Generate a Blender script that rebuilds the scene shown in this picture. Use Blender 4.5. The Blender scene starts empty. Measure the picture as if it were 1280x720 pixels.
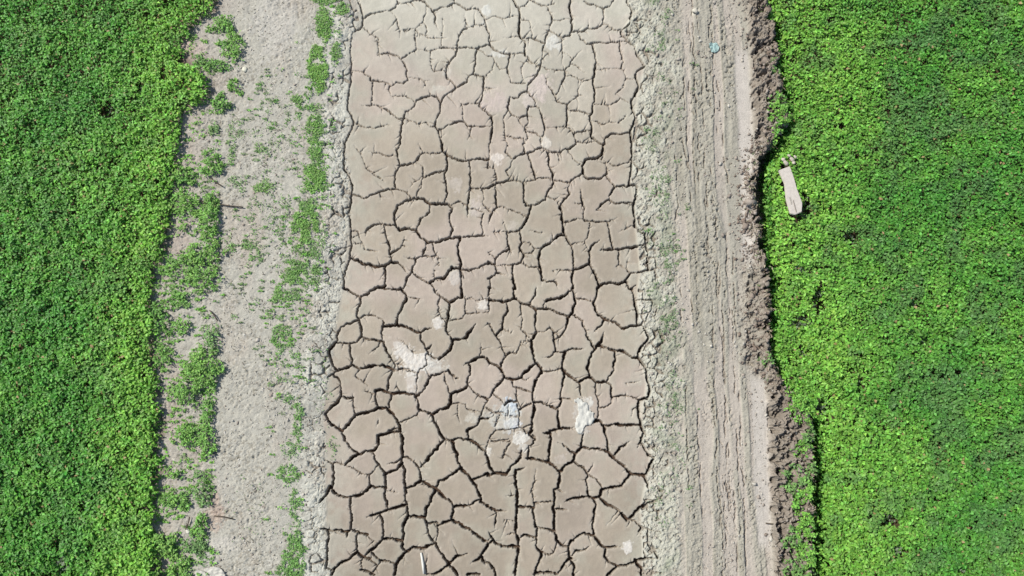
import bpy, math, random
import numpy as np
from mathutils import Vector, Matrix

scene = bpy.context.scene
C = scene.collection
rng = np.random.default_rng(11)
random.seed(5)

# ------------------------------------------------------------------ camera
TILT = math.radians(11.2); FPX = 914.0; MPP = 0.0125
DC = FPX * MPP
CAMPOS = Vector((0.0, -DC * math.sin(TILT), DC * math.cos(TILT)))
cam = bpy.data.cameras.new('camera'); cam.sensor_width = 36.0
cam.lens = 36.0 * FPX / 1280.0; cam.clip_start = 0.1; cam.clip_end = 2000
cob = bpy.data.objects.new('camera', cam); C.objects.link(cob)
cob.location = CAMPOS; cob.rotation_euler = (TILT, 0, 0)
scene.camera = cob

# ------------------------------------------------------------------ light
SUN_EL = math.radians(50); SUN_DIR = Vector((-0.90, 0.43, 0)).normalized()
SV = Vector((SUN_DIR.x * math.cos(SUN_EL), SUN_DIR.y * math.cos(SUN_EL), math.sin(SUN_EL)))
w = bpy.data.worlds.new("World"); scene.world = w; w.use_nodes = True
nt = w.node_tree
sky = nt.nodes.new('ShaderNodeTexSky'); sky.sky_type = 'NISHITA'; sky.sun_disc = False
sky.sun_elevation = SUN_EL; sky.sun_rotation = math.atan2(SV.x, SV.y)
sky.altitude = 50; sky.air_density = 1.0; sky.dust_density = 1.2
bg = nt.nodes['Background']; bg.inputs['Strength'].default_value = 0.11
nt.links.new(sky.outputs[0], bg.inputs['Color'])
sl = bpy.data.lights.new('sun', 'SUN'); sl.energy = 4.4; sl.angle = math.radians(0.53); sl.color = (1.0, 0.965, 0.91)
so = bpy.data.objects.new('sun', sl); C.objects.link(so)
so.rotation_euler = SV.to_track_quat('Z', 'Y').to_euler(); so.location = (-20, 10, 25)
scene.view_settings.view_transform = 'Standard'; scene.view_settings.look = 'None'
scene.view_settings.exposure = 0.55; scene.view_settings.gamma = 1.0
scene.view_settings.use_curve_mapping = False
scene.cycles.max_bounces = 6; scene.cycles.diffuse_bounces = 3; scene.cycles.transmission_bounces = 4

# ------------------------------------------------------------------ helpers
ct, st = math.cos(TILT), math.sin(TILT)
def W(u, v, z=0.0):
    """map coordinates of the survey (1280x720 ground plan seen from above) -> world x, y at height z"""
    u = np.asarray(u, float); v = np.asarray(v, float)
    a = (u - 640.0) / FPX; b = -(v - 360.0) / FPX
    dx = a; dy = b * ct + st; dz = b * st - ct
    t = (z - CAMPOS.z) / dz
    return CAMPOS.x + dx * t, CAMPOS.y + dy * t
def P3(u, v, z=0.0):
    x, y = W(u, v, z); return Vector((float(x), float(y), z))

_T1 = np.random.default_rng(1234).permutation(65536).astype(np.int32)
_T2 = (np.random.default_rng(4321).permutation(65536) / 32767.5 - 1).astype(np.float32)
def _h(ix, iy, seed):
    a = _T1[(np.asarray(ix).astype(np.int32) + seed * 7919) & 65535]
    return _T2[(a + np.asarray(iy).astype(np.int32) * 31 + seed) & 65535]
def vn(x, y, seed=0):
    x = np.asarray(x, np.float32); y = np.asarray(y, np.float32)
    fx = np.floor(x); fy = np.floor(y); tx = x - fx; ty = y - fy
    tx = tx * tx * (3 - 2 * tx); ty = ty * ty * (3 - 2 * ty)
    a = _h(fx, fy, seed); b = _h(fx + 1, fy, seed); c = _h(fx, fy + 1, seed); d = _h(fx + 1, fy + 1, seed)
    return (a * (1 - tx) + b * tx) * (1 - ty) + (c * (1 - tx) + d * tx) * ty
def fbm(x, y, octv=4, seed=0, gain=0.5):
    s = 0; a = 1.0; n = 0
    for k in range(octv):
        s = s + a * vn(x * 2 ** k + 17.3 * k, y * 2 ** k + 5.1 * k, seed + k * 31); n += a; a *= gain
    return s / n
def sstep(x, a, b):
    t = np.clip((x - a) / (b - a), 0, 1); return t * t * (3 - 2 * t)
def plv(pts):
    """function u(v) from (u, v) pairs"""
    p = sorted(pts, key=lambda q: q[1]); us = [q[0] for q in p]; vs = [q[1] for q in p]
    return lambda v: np.interp(v, vs, us)
def lin(c):
    c = np.asarray(c, float) / 255.0
    return 0.555 * np.where(c <= 0.04045, c / 12.92, ((c + 0.055) / 1.055) ** 2.4)   # sunlit look -> albedo

def tag(o, label=None, cat=None, group=None, kind=None):
    if label: o['label'] = label
    if cat: o['category'] = cat
    if group: o['group'] = group
    if kind: o['kind'] = kind
    return o
def mesh_obj(name, V, F, mat, col=None, parent=None, smooth=True, origin=None):
    """V (n,3); F (m,3|4) int array; col (n,3) linear colour"""
    V = np.asarray(V, np.float32)
    if origin is not None: V = V - np.asarray(origin, np.float32)
    F = np.asarray(F, np.int32); k = F.shape[1]
    me = bpy.data.meshes.new(name)
    me.vertices.add(len(V)); me.vertices.foreach_set('co', V.ravel())
    me.loops.add(F.size); me.loops.foreach_set('vertex_index', F.ravel())
    me.polygons.add(len(F)); me.polygons.foreach_set('loop_start', np.arange(0, F.size, k, dtype=np.int32))
    if smooth: me.polygons.foreach_set('use_smooth', np.ones(len(F), bool))
    me.update(calc_edges=True)
    if col is not None:
        ca = me.color_attributes.new('tint', 'FLOAT_COLOR', 'POINT')
        c4 = np.ones((len(V), 4), np.float32); c4[:, :3] = col; ca.data.foreach_set('color', c4.ravel())
    me.materials.append(mat)
    o = bpy.data.objects.new(name, me); C.objects.link(o)
    if origin is not None: o.location = tuple(float(q) for q in origin)
    if parent is not None: o.parent = parent
    return o

# ------------------------------------------------------------------ materials
def new_mat(name):
    m = bpy.data.materials.new(name); m.use_nodes = True
    return m, m.node_tree, m.node_tree.nodes['Principled BSDF']
def earth_mat(name, rough=0.95, grain=0.16, bump=0.35, scale=1.0):
    m, t, p = new_mat(name)
    at = t.nodes.new('ShaderNodeAttribute'); at.attribute_name = 'tint'
    geo = t.nodes.new('ShaderNodeNewGeometry')
    n1 = t.nodes.new('ShaderNodeTexNoise'); n1.inputs['Scale'].default_value = 60 * scale; n1.inputs['Detail'].default_value = 6
    n2 = t.nodes.new('ShaderNodeTexNoise'); n2.inputs['Scale'].default_value = 9 * scale; n2.inputs['Detail'].default_value = 5
    for n in (n1, n2): t.links.new(geo.outputs['Position'], n.inputs['Vector'])
    r1 = t.nodes.new('ShaderNodeMapRange'); r1.inputs['From Min'].default_value = 0.3; r1.inputs['From Max'].default_value = 0.7
    r1.inputs['To Min'].default_value = 1 - grain; r1.inputs['To Max'].default_value = 1 + grain
    r2 = t.nodes.new('ShaderNodeMapRange'); r2.inputs['From Min'].default_value = 0.3; r2.inputs['From Max'].default_value = 0.7
    r2.inputs['To Min'].default_value = 1 - grain * .45; r2.inputs['To Max'].default_value = 1 + grain * .45
    t.links.new(n1.outputs['Fac'], r1.inputs['Value']); t.links.new(n2.outputs['Fac'], r2.inputs['Value'])
    mu = t.nodes.new('ShaderNodeMath'); mu.operation = 'MULTIPLY'
    t.links.new(r1.outputs[0], mu.inputs[0]); t.links.new(r2.outputs[0], mu.inputs[1])
    sc = t.nodes.new('ShaderNodeVectorMath'); sc.operation = 'SCALE'
    t.links.new(at.outputs['Color'], sc.inputs[0]); t.links.new(mu.outputs[0], sc.inputs['Scale'])
    t.links.new(sc.outputs['Vector'], p.inputs['Base Color'])
    p.inputs['Roughness'].default_value = rough; p.inputs['Specular IOR Level'].default_value = 0.2
    b = t.nodes.new('ShaderNodeBump'); b.inputs['Strength'].default_value = bump; b.inputs['Distance'].default_value = 0.01
    t.links.new(n1.outputs['Fac'], b.inputs['Height']); t.links.new(b.outputs[0], p.inputs['Normal'])
    return m
def leaf_mat(name, rough=0.5, trans=0.3, spec=0.28):
    m, t, p = new_mat(name)
    at = t.nodes.new('ShaderNodeAttribute'); at.attribute_name = 'tint'
    t.links.new(at.outputs['Color'], p.inputs['Base Color'])
    p.inputs['Roughness'].default_value = rough; p.inputs['Specular IOR Level'].default_value = spec
    tr = t.nodes.new('ShaderNodeBsdfTranslucent')
    sc = t.nodes.new('ShaderNodeVectorMath'); sc.operation = 'MULTIPLY'; sc.inputs[1].default_value = (1.25, 1.3, 0.6)
    t.links.new(at.outputs['Color'], sc.inputs[0]); t.links.new(sc.outputs['Vector'], tr.inputs['Color'])
    mx = t.nodes.new('ShaderNodeMixShader'); mx.inputs[0].default_value = trans
    t.links.new(p.outputs[0], mx.inputs[1]); t.links.new(tr.outputs[0], mx.inputs[2])
    t.links.new(mx.outputs[0], t.nodes['Material Output'].inputs['Surface'])
    return m
def flat_mat(name, c, rough=0.6, grain=0.12, scale=40, spec=0.3):
    m, t, p = new_mat(name)
    tc = t.nodes.new('ShaderNodeTexCoord'); n = t.nodes.new('ShaderNodeTexNoise')
    n.inputs['Scale'].default_value = scale; n.inputs['Detail'].default_value = 5
    t.links.new(tc.outputs['Object'], n.inputs['Vector'])
    r = t.nodes.new('ShaderNodeValToRGB'); cl = lin(c)
    r.color_ramp.elements[0].position = .3; r.color_ramp.elements[1].position = .7
    r.color_ramp.elements[0].color = (*(cl * (1 - grain)), 1); r.color_ramp.elements[1].color = (*np.clip(cl * (1 + grain), 0, 1), 1)
    t.links.new(n.outputs['Fac'], r.inputs[0]); t.links.new(r.outputs[0], p.inputs['Base Color'])
    p.inputs['Roughness'].default_value = rough; p.inputs['Specular IOR Level'].default_value = spec
    b = t.nodes.new('ShaderNodeBump'); b.inputs['Strength'].default_value = .3; b.inputs['Distance'].default_value = .005
    t.links.new(n.outputs['Fac'], b.inputs['Height']); t.links.new(b.outputs[0], p.inputs['Normal'])
    return m
M_EARTH = earth_mat('dry_earth', grain=0.17, bump=0.5)
M_MUD = earth_mat('dried_mud', rough=0.85, grain=0.05, bump=0.12)
M_LEAF = leaf_mat('crop_leaf')
M_WEED = leaf_mat('weed_leaf', rough=0.6, trans=0.2, spec=0.25)
M_CLOD = earth_mat('clod_earth', grain=0.2, bump=0.8, scale=1.6)

# ------------------------------------------------------------------ crack network of the dry canal bed
TRACES = """
T 400 0
2 182,0 200,25 210,60 212,100 208,130 200,145 165,160 158,190 153,230 153,280 158,330 158,380 150,430 140,480 138,550 158,580 168,605 160,640 140,680 122,718
2 215,88 260,68 300,58 350,52 378,38 390,20 385,0
2 390,20 430,14 470,2 520,5
3 500,0 525,12 545,35 570,60 576,90 576,125
2 570,52 610,38 640,30 670,14 672,0
2 670,14 710,30 735,45 770,42 790,45 815,80 830,110 835,150
1 365,65 385,85 388,130 400,150 400,190
1 535,25 528,65 520,100 500,125 480,143 440,150 400,152
1 480,143 490,165 490,185
1 515,110 530,135 535,155
1 615,90 617,130 612,170 608,210 612,232
1 520,175 540,188 575,190 608,192
2 476,185 482,250 440,270 408,290
1 480,143 476,185
1 485,240 510,250 545,258 610,236
2 610,236 685,240 740,235 780,245 820,228 850,222
1 718,75 728,110 725,130 735,137
2 735,137 715,150 695,180 687,215 686,240
1 735,137 765,128 800,122
2 686,240 680,270 655,300 635,325 628,355 632,390 660,410 678,438
1 785,245 810,260 840,280
2 782,250 778,290 772,340 770,370 745,385 735,410 678,438 645,465 615,490
2 770,370 800,380 840,388
2 615,490 605,515 600,550 590,580 572,625 550,635
1 552,258 552,300 560,340 570,358 610,355 628,355
2 290,275 310,268 345,265 380,278 408,300 425,325 435,350 432,380 438,400 420,415
1 220,140 250,170 290,190 292,240 290,275
1 165,350 210,358 250,385
2 250,385 250,400 300,405 345,420 360,428 385,412 420,415
1 438,388 480,392 520,400 560,405
1 350,428 345,455 355,480 368,492
1 262,430 265,460 258,510
2 208,525 260,528 300,532 330,545 360,570 380,585 395,592 415,590
1 380,475 430,480 460,495 475,515
2 600,510 585,490 555,480 515,488 485,500 470,525 450,550 425,560 415,590 412,620 402,660 400,718
1 548,455 548,480
1 520,440 525,410
1 425,590 455,605 490,618 530,615 550,635
1 168,605 195,628 240,640 290,638 320,632 342,620
1 695,510 712,530 715,580 720,605
1 712,525 750,518 800,515
2 820,390 815,440 805,500 795,530 840,570
2 720,605 735,625 760,630 838,630
2 720,605 680,612 640,622 610,650 590,650
2 572,630 590,660 600,690 608,718
1 755,635 750,670 740,700
T 610 0
2 -5,150 8,175 5,205 20,235 40,255 75,268 120,268 180,268
1 5,90 40,80 80,92 130,82 150,80
1 75,92 88,135
3 125,0 155,40 162,75 158,110 152,150 160,185 185,200 188,240 188,275
2 188,275 215,305 245,325 265,335
1 155,40 190,20 210,0
2 215,0 245,20 295,32 315,65 322,100 310,130 305,150
1 295,32 335,12
1 80,190 130,185 155,178
1 162,103 205,103 215,150 220,190
2 160,185 220,190 250,200 280,212
2 305,150 290,180 282,215
2 305,150 330,165 350,180 378,185 412,172
1 322,100 370,97 415,92
3 410,0 410,50 420,90 418,140 408,172
2 412,158 460,158 500,145 545,138 570,122 578,90 578,45
2 480,8 510,18 545,28 578,45 610,30 630,0
2 570,122 600,125 635,150 670,150
3 690,0 718,50 718,75 705,120 675,150 665,160 700,205 725,225 745,270 770,310 785,335
2 455,165 470,195 495,215 550,215 590,215 630,208 670,208 700,205
2 660,208 660,250 668,280 680,310 665,340
1 665,340 685,360 688,400 675,440 650,460
1 650,460 640,470 670,492 715,515
1 535,350 580,348 620,340 665,340
3 520,225 535,260 538,310 535,350 525,395 530,430 535,480 528,520 520,560 510,580 520,640 518,680 540,700 560,720
1 520,217 520,225
1 530,438 570,435 610,430
1 535,522 580,525 620,520 650,500
1 525,600 570,622 610,612 655,612 680,590 690,575
3 785,335 745,360 740,385 750,430 745,460 720,495 718,540 735,580
3 735,580 730,620 712,650 715,690 722,720
1 370,187 372,230 375,265 400,270 425,295
2 425,295 410,325 385,355 385,385 370,410 355,455
1 425,295 450,270 470,248
1 425,320 460,335 485,360
1 375,320 385,355
2 282,215 272,250 268,290 265,335 255,355 250,370 220,400 200,425
1 265,335 310,348 380,350
1 285,260 305,268 270,290
1 385,380 420,378 460,400 470,408 500,400 525,395
1 465,410 455,440 450,470 425,505 400,518
2 285,380 300,420 330,465 345,505 370,515 400,518
1 450,475 490,485
2 400,518 398,560 398,600 395,630 425,655 435,690 440,718
2 400,545 450,552 490,562 515,570
1 285,640 340,638 395,630
2 435,665 470,658 520,650
1 435,708 480,715 540,705
2 200,425 195,455 225,485 238,510 235,530
2 235,530 260,540 270,580 280,620 285,650
1 285,650 265,690 265,718
2 235,530 200,530 195,570 200,610 180,635 190,660
2 195,455 165,470 150,490 115,485 105,510 100,545 120,575 150,588 190,575
1 150,588 160,615 190,660 200,695
1 100,545 75,590 80,640 85,690 95,718
1 90,685 135,685 180,695 185,718
3 18,580 20,630 18,680 12,720
1 15,270 35,310 60,345 100,335
2 110,280 100,330 97,350 110,385 115,410 150,415 190,415
1 188,310 170,340 172,380 190,415 200,425
1 0,370 25,345 35,310
1 0,440 40,440
1 40,575 20,580
1 200,655 240,665 265,690
2 585,718 590,690 630,665 680,668 712,655
1 760,440 780,470
2 765,570 765,610
T 400 180
2 125,0 118,60 122,130 155,175 160,230 155,280 145,340 150,400 155,440 160,500 150,550 150,580 125,640 120,720
1 175,10 210,60 235,120 270,150 325,188
1 250,40 300,45 330,62 385,58
2 400,0 382,30 390,70 395,110 378,150 375,190 380,225
2 380,225 340,228 300,240 225,270 165,252
1 300,240 305,280
2 395,105 440,100 480,85 495,60 520,42
1 495,0 515,42 560,45 608,40
3 610,0 612,35 640,60 690,78 730,85 790,72 840,78
2 635,65 635,110 625,150 630,200 635,250 622,290
1 480,90 510,110 515,160
2 515,165 560,148 628,130
1 515,160 500,175 470,190 455,215
1 515,170 505,215 488,240 485,268
1 380,228 425,235 455,265 480,268
3 375,400 372,350 390,305 430,280 490,268 520,275 550,300 600,300 640,300 665,325
2 550,300 548,340 510,370 485,415 480,440
2 665,325 650,350 650,390 660,420 650,468
3 375,400 400,432 440,422 480,430 500,465 540,488 590,490 650,468 700,468
2 375,408 330,405 300,395 260,410 235,435 232,460
1 155,435 190,435 195,470 210,495 165,502
1 210,495 225,525 290,535
2 320,410 335,470 350,520 350,545 355,585
2 355,545 400,520 425,465
1 430,520 420,515
3 155,570 200,590 240,600 290,615 325,605 355,588 390,595
2 325,605 325,650 325,705
1 390,595 410,615 435,645
2 420,565 460,575 510,562 530,520 530,488
1 510,562 575,560 590,575 635,572
1 565,520 590,575 598,610
2 475,575 468,610 455,640 435,670 420,718
2 455,640 490,665 525,690 550,695
3 550,695 575,672 620,672 635,645 665,622 702,618
3 700,468 690,510 695,560 705,600 702,625
2 700,468 760,460 810,455 840,462
2 745,80 755,130 752,190 748,240 740,290 738,365
2 750,220 790,222 840,222
1 815,230 820,300 842,330
1 740,320 780,325 820,340
1 655,315 690,285 730,300
2 702,628 745,630 790,620 815,605 845,600
1 705,635 720,670 740,680
2 702,628 705,680 705,720
1 820,350 805,400 815,440
3 320,710 290,718
1 570,630 575,660
T 610 180
1 10,0 8,60 0,100
2 175,0 185,45 150,60 125,72
1 95,0 85,40 125,72 110,110 90,135 110,165 125,185
2 185,45 230,35 265,12 330,42
3 440,0 400,25 350,42 300,42
2 200,50 215,90 230,140 240,180
3 305,45 305,100 325,150 325,190
1 350,45 358,90
1 405,40 430,80 470,110
3 575,0 575,40 555,65 490,75 472,110 475,150
2 475,150 500,172 550,175 590,155 595,145
1 555,65 595,95 595,145
1 595,90 630,110 690,95 718,95
1 0,120 35,125 45,165 45,195
2 45,195 0,220
2 45,195 90,185 135,182
1 135,182 175,190 200,165
1 240,180 255,168 310,172
1 240,180 185,190
2 175,190 182,230 182,290 200,312
2 325,190 320,215 295,250 285,280 250,300 215,312 190,310
2 325,182 370,185 400,190
2 475,150 440,165 410,190 400,225 408,245 380,275 365,310
1 295,262 340,285 362,305
3 365,310 368,350 375,410 385,455
2 385,455 410,495 425,530
2 375,388 430,380 475,370
2 462,220 470,270 480,320 475,370 485,385 530,385 600,392
2 540,330 570,300 605,280
2 590,155 610,185 635,212 615,250 605,280
2 635,212 700,208
2 605,280 640,298 700,292 728,292
2 600,392 605,440 615,490 630,525
1 600,392 645,370
1 655,440 690,420 735,408
3 560,530 630,525 690,518 750,512
2 555,480 520,510 508,530
1 510,395 500,440 495,470
1 425,500 455,492 485,490 500,520 508,530
3 508,530 510,570 505,600 540,660 555,705
2 650,525 655,580 655,600
1 655,600 690,625 715,645 745,645
1 655,600 635,620
1 695,610 705,570
3 555,705 610,695 650,700 690,680 715,645
2 425,530 430,570 425,600 425,625
3 425,715 422,680 425,625 460,618 505,600
1 325,632 360,628 420,630
3 380,452 350,458 325,480 285,510 262,530 255,580 262,620 270,685
2 270,685 310,685 340,690 355,718
1 325,475 320,445
1 205,435 240,435 280,445
3 215,318 208,350 190,385 180,400 160,435
2 160,435 120,438 95,440
1 25,440 95,440
2 40,200 38,260 45,315
1 45,315 70,310 110,325 160,345 190,365
2 45,315 15,350 0,400
1 75,380 95,435
2 95,440 98,480 105,525 60,550 38,570 35,600 45,645
1 105,525 125,550
2 160,435 170,490 160,520 180,550 165,590 125,605
1 180,550 220,540 235,520
1 170,490 210,490 235,520 265,522
1 70,605 125,608
3 125,605 122,650 138,720
1 165,595 210,615 252,610
1 0,535 35,575
2 0,590 35,600
2 0,670 45,645 85,650
2 10,675 12,720
3 722,0 722,50 718,120 705,205 745,210 735,260 728,330 735,415
3 790,450 785,500 800,560 800,630
3 690,680 705,720
2 735,415 760,440 790,450
1 750,512 785,500
1 470,298 430,298
2 715,645 745,645 800,630
T 400 360
3 120,0 160,25 200,42 240,28 280,0
3 400,0 430,30 438,45
2 290,-6 345,5 400,5
2 200,42 205,80 185,110 180,140 195,155
1 195,155 220,138 280,140 310,155 320,175
3 438,45 415,80 395,130 385,180
1 440,45 480,52 510,55
3 320,195 350,190 385,182 430,195 470,215 500,222 530,205 560,200
2 195,158 150,178 105,195 90,225 85,260 75,272
2 195,158 205,200 208,240
2 208,240 185,270 150,278 110,275 75,272
2 208,240 250,260 312,268
2 318,180 308,220 318,280 330,315 355,345
1 290,295 245,330
3 75,272 45,310 48,350 65,390 85,412 140,395 160,385 195,402 250,392 320,385 350,400 368,412
2 150,278 150,330 160,360 158,385
2 368,412 345,450 338,490 335,515
2 370,415 410,402
1 410,402 440,415 470,410
1 195,402 175,440 210,465 240,490
3 275,515 310,510 360,525 420,525 470,530
2 360,525 345,580
2 470,530 490,570 495,610
2 478,540 510,522 525,500 545,460 560,440 610,425
1 610,425 630,418
2 500,225 505,260 530,290 540,330
2 560,280 540,300
2 540,330 580,352 600,355
3 600,355 620,335 650,305 668,260
2 668,260 640,230 630,210 632,180
3 632,180 640,150 645,110 650,70 690,50 710,45 708,0
2 650,70 610,50 580,30 570,0
2 710,45 730,60 725,100 728,120
1 632,165 680,155 715,150 728,125
1 590,75 590,110 610,150 632,175
1 730,62 760,50 780,62 840,55
1 728,125 740,125 820,122
3 668,260 725,250 740,225 780,180
1 728,250 740,275
3 720,390 760,360 800,345 840,352
1 808,280 803,345
2 750,395 750,430 738,470 740,485
2 640,415 655,435 690,452
1 620,440 635,490 650,525
3 740,485 720,505 690,518 655,530 655,570 640,600 600,605 565,630
2 740,485 770,520 800,540 842,560
1 655,575 700,578 725,580 735,610 790,615
2 495,610 530,620 565,635 570,670 590,700 595,718
1 500,610 480,640 430,660 400,672
2 65,430 90,450 105,490 105,530
1 85,412 65,430 40,445 35,475
2 105,530 105,545 140,552 165,552
1 165,552 165,590 175,635
3 105,540 85,570 50,600 25,635 60,680 110,712
3 110,712 145,680 175,635 230,628 290,600 330,600 360,625 385,660 400,700 402,720
2 275,515 275,550 290,598
1 220,518 275,530
2 345,580 345,600
3 345,715 385,705
1 290,650 285,690
3 740,715 780,690 805,655 840,650
1 385,470 395,520
1 45,200 80,220
1 690,610 690,640 700,675
T 610 360
3 0,60 40,62 85,70 115,55 128,45
3 130,0 128,45 155,65 180,80 205,85
2 245,-5 240,35 220,65 215,85
3 205,85 245,108
3 425,0 410,15 380,42 330,52 290,65
1 290,65 275,100
3 245,105 300,100
2 300,100 340,120 395,138
2 245,110 240,140 232,185 245,220
3 425,0 430,30 435,80 425,120 400,150 395,195
2 395,195 375,230 350,250
1 430,20 440,50 480,55 530,68
3 550,0 545,40 530,70 535,110 555,135 585,155
2 425,130 470,165 485,210 500,240 520,285
3 585,160 560,190 530,215
3 590,160 640,172 680,205 710,188 770,185
3 735,-10 725,0 735,60 745,120 745,185
1 815,60 815,110 775,180
2 740,60 815,60
3 585,220 570,260 540,290 525,320 510,350 500,400 510,445
3 550,285 610,305 680,320 715,345 750,348
3 770,185 800,245 800,260 765,300 750,345
2 5,0 2,60 5,130
1 0,180 15,190
2 95,70 100,110 78,150 72,205 40,235
2 10,185 35,235 60,265 80,320
1 75,205 120,225
1 165,95 172,130 170,180 165,205 200,240
3 245,220 215,260
1 215,270 165,262
1 160,285 145,325 110,325
3 215,260 220,310 235,370 270,400
2 110,325 80,350 68,380 68,400
3 0,370 35,385 60,400 80,430 80,450
3 80,450 115,462 165,452 178,430 210,395 240,380
2 80,450 60,475 38,500 30,515
2 120,465 125,490 150,500 200,515 222,525
1 170,455 190,465
3 270,400 270,420 240,465 225,495 222,545 230,570
2 270,415 310,415 350,408
1 245,220 280,215 310,200 330,215 345,230
2 325,225 332,290 340,320
2 330,322 390,315 430,305 480,303
1 275,345 310,345 335,322
3 385,318 375,360 372,400 390,425
3 390,425 430,455 455,470 490,455 510,445
3 510,445 540,470 595,468
2 595,468 605,440 632,415 632,370 638,312
2 372,400 385,440 372,470 370,510 362,550
1 375,548 410,552 430,568
2 455,470 460,510 470,550
1 540,475 540,530 555,570 555,620 545,660
2 595,470 615,490 620,540
2 620,545 660,538 700,540 760,560
1 620,540 615,580 585,595
1 690,475 755,465
3 750,345 785,390 790,440 808,500 800,550 760,560 750,600 755,640 775,718
3 230,570 270,565 300,585 345,605 360,590
3 370,565 355,600 350,640 358,690 358,700
3 230,570 235,610 222,650 220,718
3 310,715 360,700 410,703
1 410,703 440,690
1 720,640 725,610 740,600
3 530,665 560,665 580,690 630,678 700,688 768,685
3 585,690 585,718
2 80,580 110,565 140,570
1 140,500 140,540 165,600
1 160,605 215,580
1 40,625 100,640 150,640
1 50,640 40,690
1 0,600 30,625
T 400 540
3 290,20 345,5 402,0
3 400,0 412,40 412,90 410,130
2 110,0 120,40 150,75 185,105
3 290,20 290,60 270,95 230,92 205,110 170,120 140,145 125,165
1 125,165 85,155
2 270,95 275,140 310,185
3 320,215 350,200 385,188 410,160
2 410,130 375,158 340,160
2 410,130 440,125 470,145 495,185 505,235
3 430,280 470,270 505,240
2 410,130 410,165 425,200 425,250 425,300 430,350 440,420
1 125,165 180,190 215,210 250,220 275,180
1 250,220 250,270
3 60,295 90,318 150,325 210,312 255,270 325,278
3 60,295 50,270 30,320 0,350 -15,355
2 65,160 70,210 60,280
1 20,135 65,160 85,155
2 325,220 330,260 322,310 335,345 338,392
1 355,300 390,305
3 235,428 290,408 350,390 410,370 435,365
3 440,420 520,428
2 155,330 150,370 160,420 155,485
3 -15,480 60,495 100,490 135,505 155,485 200,508 235,515
1 235,515 270,550
2 300,410 315,450 315,500 312,535
3 240,605 275,575 310,535 360,535 410,545
3 440,420 420,460 420,510 410,545 415,580 430,600
3 430,600 400,635 380,660 372,718
3 430,600 470,575 500,585 560,565 575,560
2 520,430 540,470 545,520 575,560
3 525,425 535,380 555,340 575,285
3 505,240 545,270 585,280
1 505,240 520,270
3 530,145 560,105 600,60 620,45
1 500,180 530,145
3 595,0 600,15 620,38 660,45 690,30 740,40
2 740,0 740,40
3 740,40 780,55 800,80 830,98
3 660,45 680,100 695,160 705,180
3 705,180 670,205 630,235 595,250 580,280
3 705,180 740,215 770,260 800,320
3 765,240 800,225 840,208
3 585,285 610,320 650,340 668,375
3 668,375 700,370 740,372 770,350 800,335
3 800,315 805,350 840,370
3 668,375 668,400 655,440 625,455 590,470
1 590,470 590,510 575,560
2 545,455 580,450
3 655,440 710,465 750,490 790,520 825,545
1 825,545 838,560
2 575,560 600,600 640,655
3 640,670 680,625 735,612
3 640,650 640,670 595,700 560,712
3 640,670 670,685 690,718
3 755,655 800,630 830,590 840,570
3 810,630 825,665
1 540,610 530,660 535,710 560,712
3 65,690 100,655 150,632 185,605
2 185,505 185,560 185,605
3 185,605 215,625 250,635
2 270,615 300,640 350,650 380,662
2 40,490 38,560 35,620 30,680 65,695
1 250,635 275,660
1 300,655 270,695
3 205,690 240,700 275,718
1 210,640 210,690
2 65,690 60,718
2 135,505 130,525
3 740,712 795,712
T 610 540
1 20,50 60,45 105,50
1 105,60 75,130
3 0,145 15,180 40,205 90,212 120,170 165,130
2 165,130 170,95
3 -10,100 0,145
3 0,225 35,203
2 200,5 240,40 205,75 200,135
3 310,0 318,30 308,80 305,145
3 195,130 250,142 305,150 340,180 362,200
3 362,200 390,165 425,145 440,110 465,80 475,0
2 350,55 390,72 435,108
3 470,75 520,85 560,85 600,100 630,130
2 585,0 598,50 602,98
3 630,120 665,80 715,50
3 280,8 312,8
2 435,150 480,180 500,220 490,240 505,310
1 500,205 525,155
1 500,215 540,235 572,285
3 630,130 660,160 690,175 710,210
3 710,210 780,220 805,190 820,140 840,110
3 780,0 765,40 750,75
2 770,60 800,110 825,125
3 710,215 670,265 610,278 572,290 560,325
3 505,320 530,335 560,325
2 385,348 410,335
3 410,335 460,328 505,320
3 362,200 360,250 350,280 332,290 332,340 330,380 335,430 330,480 345,545
1 350,285 380,300
1 240,185 235,250 220,290 230,355
3 -5,372 35,395
2 35,395 95,395
1 90,320 130,315
3 140,195 140,260 145,320 145,375
2 140,195 185,175
3 145,375 230,382
2 230,355 280,350 328,348
2 235,355 228,400 235,475
3 145,375 140,430 135,490 150,535
3 155,540 150,600 138,720
2 155,535 185,515 215,528 242,525
2 240,475 280,485 330,498
2 245,480 240,570
2 332,390 400,390
3 345,545 380,568 405,570
3 405,570 415,550 450,520 480,508 530,518
3 530,335 540,370 530,420 525,470 535,520 560,565 590,578 665,575
2 240,570 265,600 310,615 335,600
1 335,600 345,555
3 270,605 260,645 240,680 235,718
3 240,708 300,700 350,710 375,675 400,640 415,635
3 405,570 405,610 415,650 435,680 430,720
2 415,625 440,595 480,590 510,572
2 590,580 585,620 605,650 640,675
3 640,675 600,718
3 640,675 690,668 725,655 790,630 845,630
3 735,640 770,680 770,718
3 565,335 600,370 635,378 670,410 700,440
3 700,440 730,420 745,390 775,365
3 775,385 800,355 845,338
2 710,440 700,470
2 730,445 770,475 840,498
2 770,475 745,520
3 780,220 800,260 800,300
3 0,500 25,540 40,560 70,572 120,572
3 -5,575 20,550
2 40,400 35,480
1 85,440 135,445
1 90,515 135,505
2 -5,650 30,685 35,718
2 795,505 800,560 840,610
T 480 420
1 160,30 260,100 290,150 330,190 350,240
1 115,405 215,365 290,380 360,415
1 365,640 370,520 385,420 410,380 480,330 475,205
1 60,240 90,250 115,330 115,405
1 120,325 215,280
1 630,430 640,405 715,400 800,470
T 580 480
1 260,80 185,200 160,260 145,300
1 265,85 320,130 360,185
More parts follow.
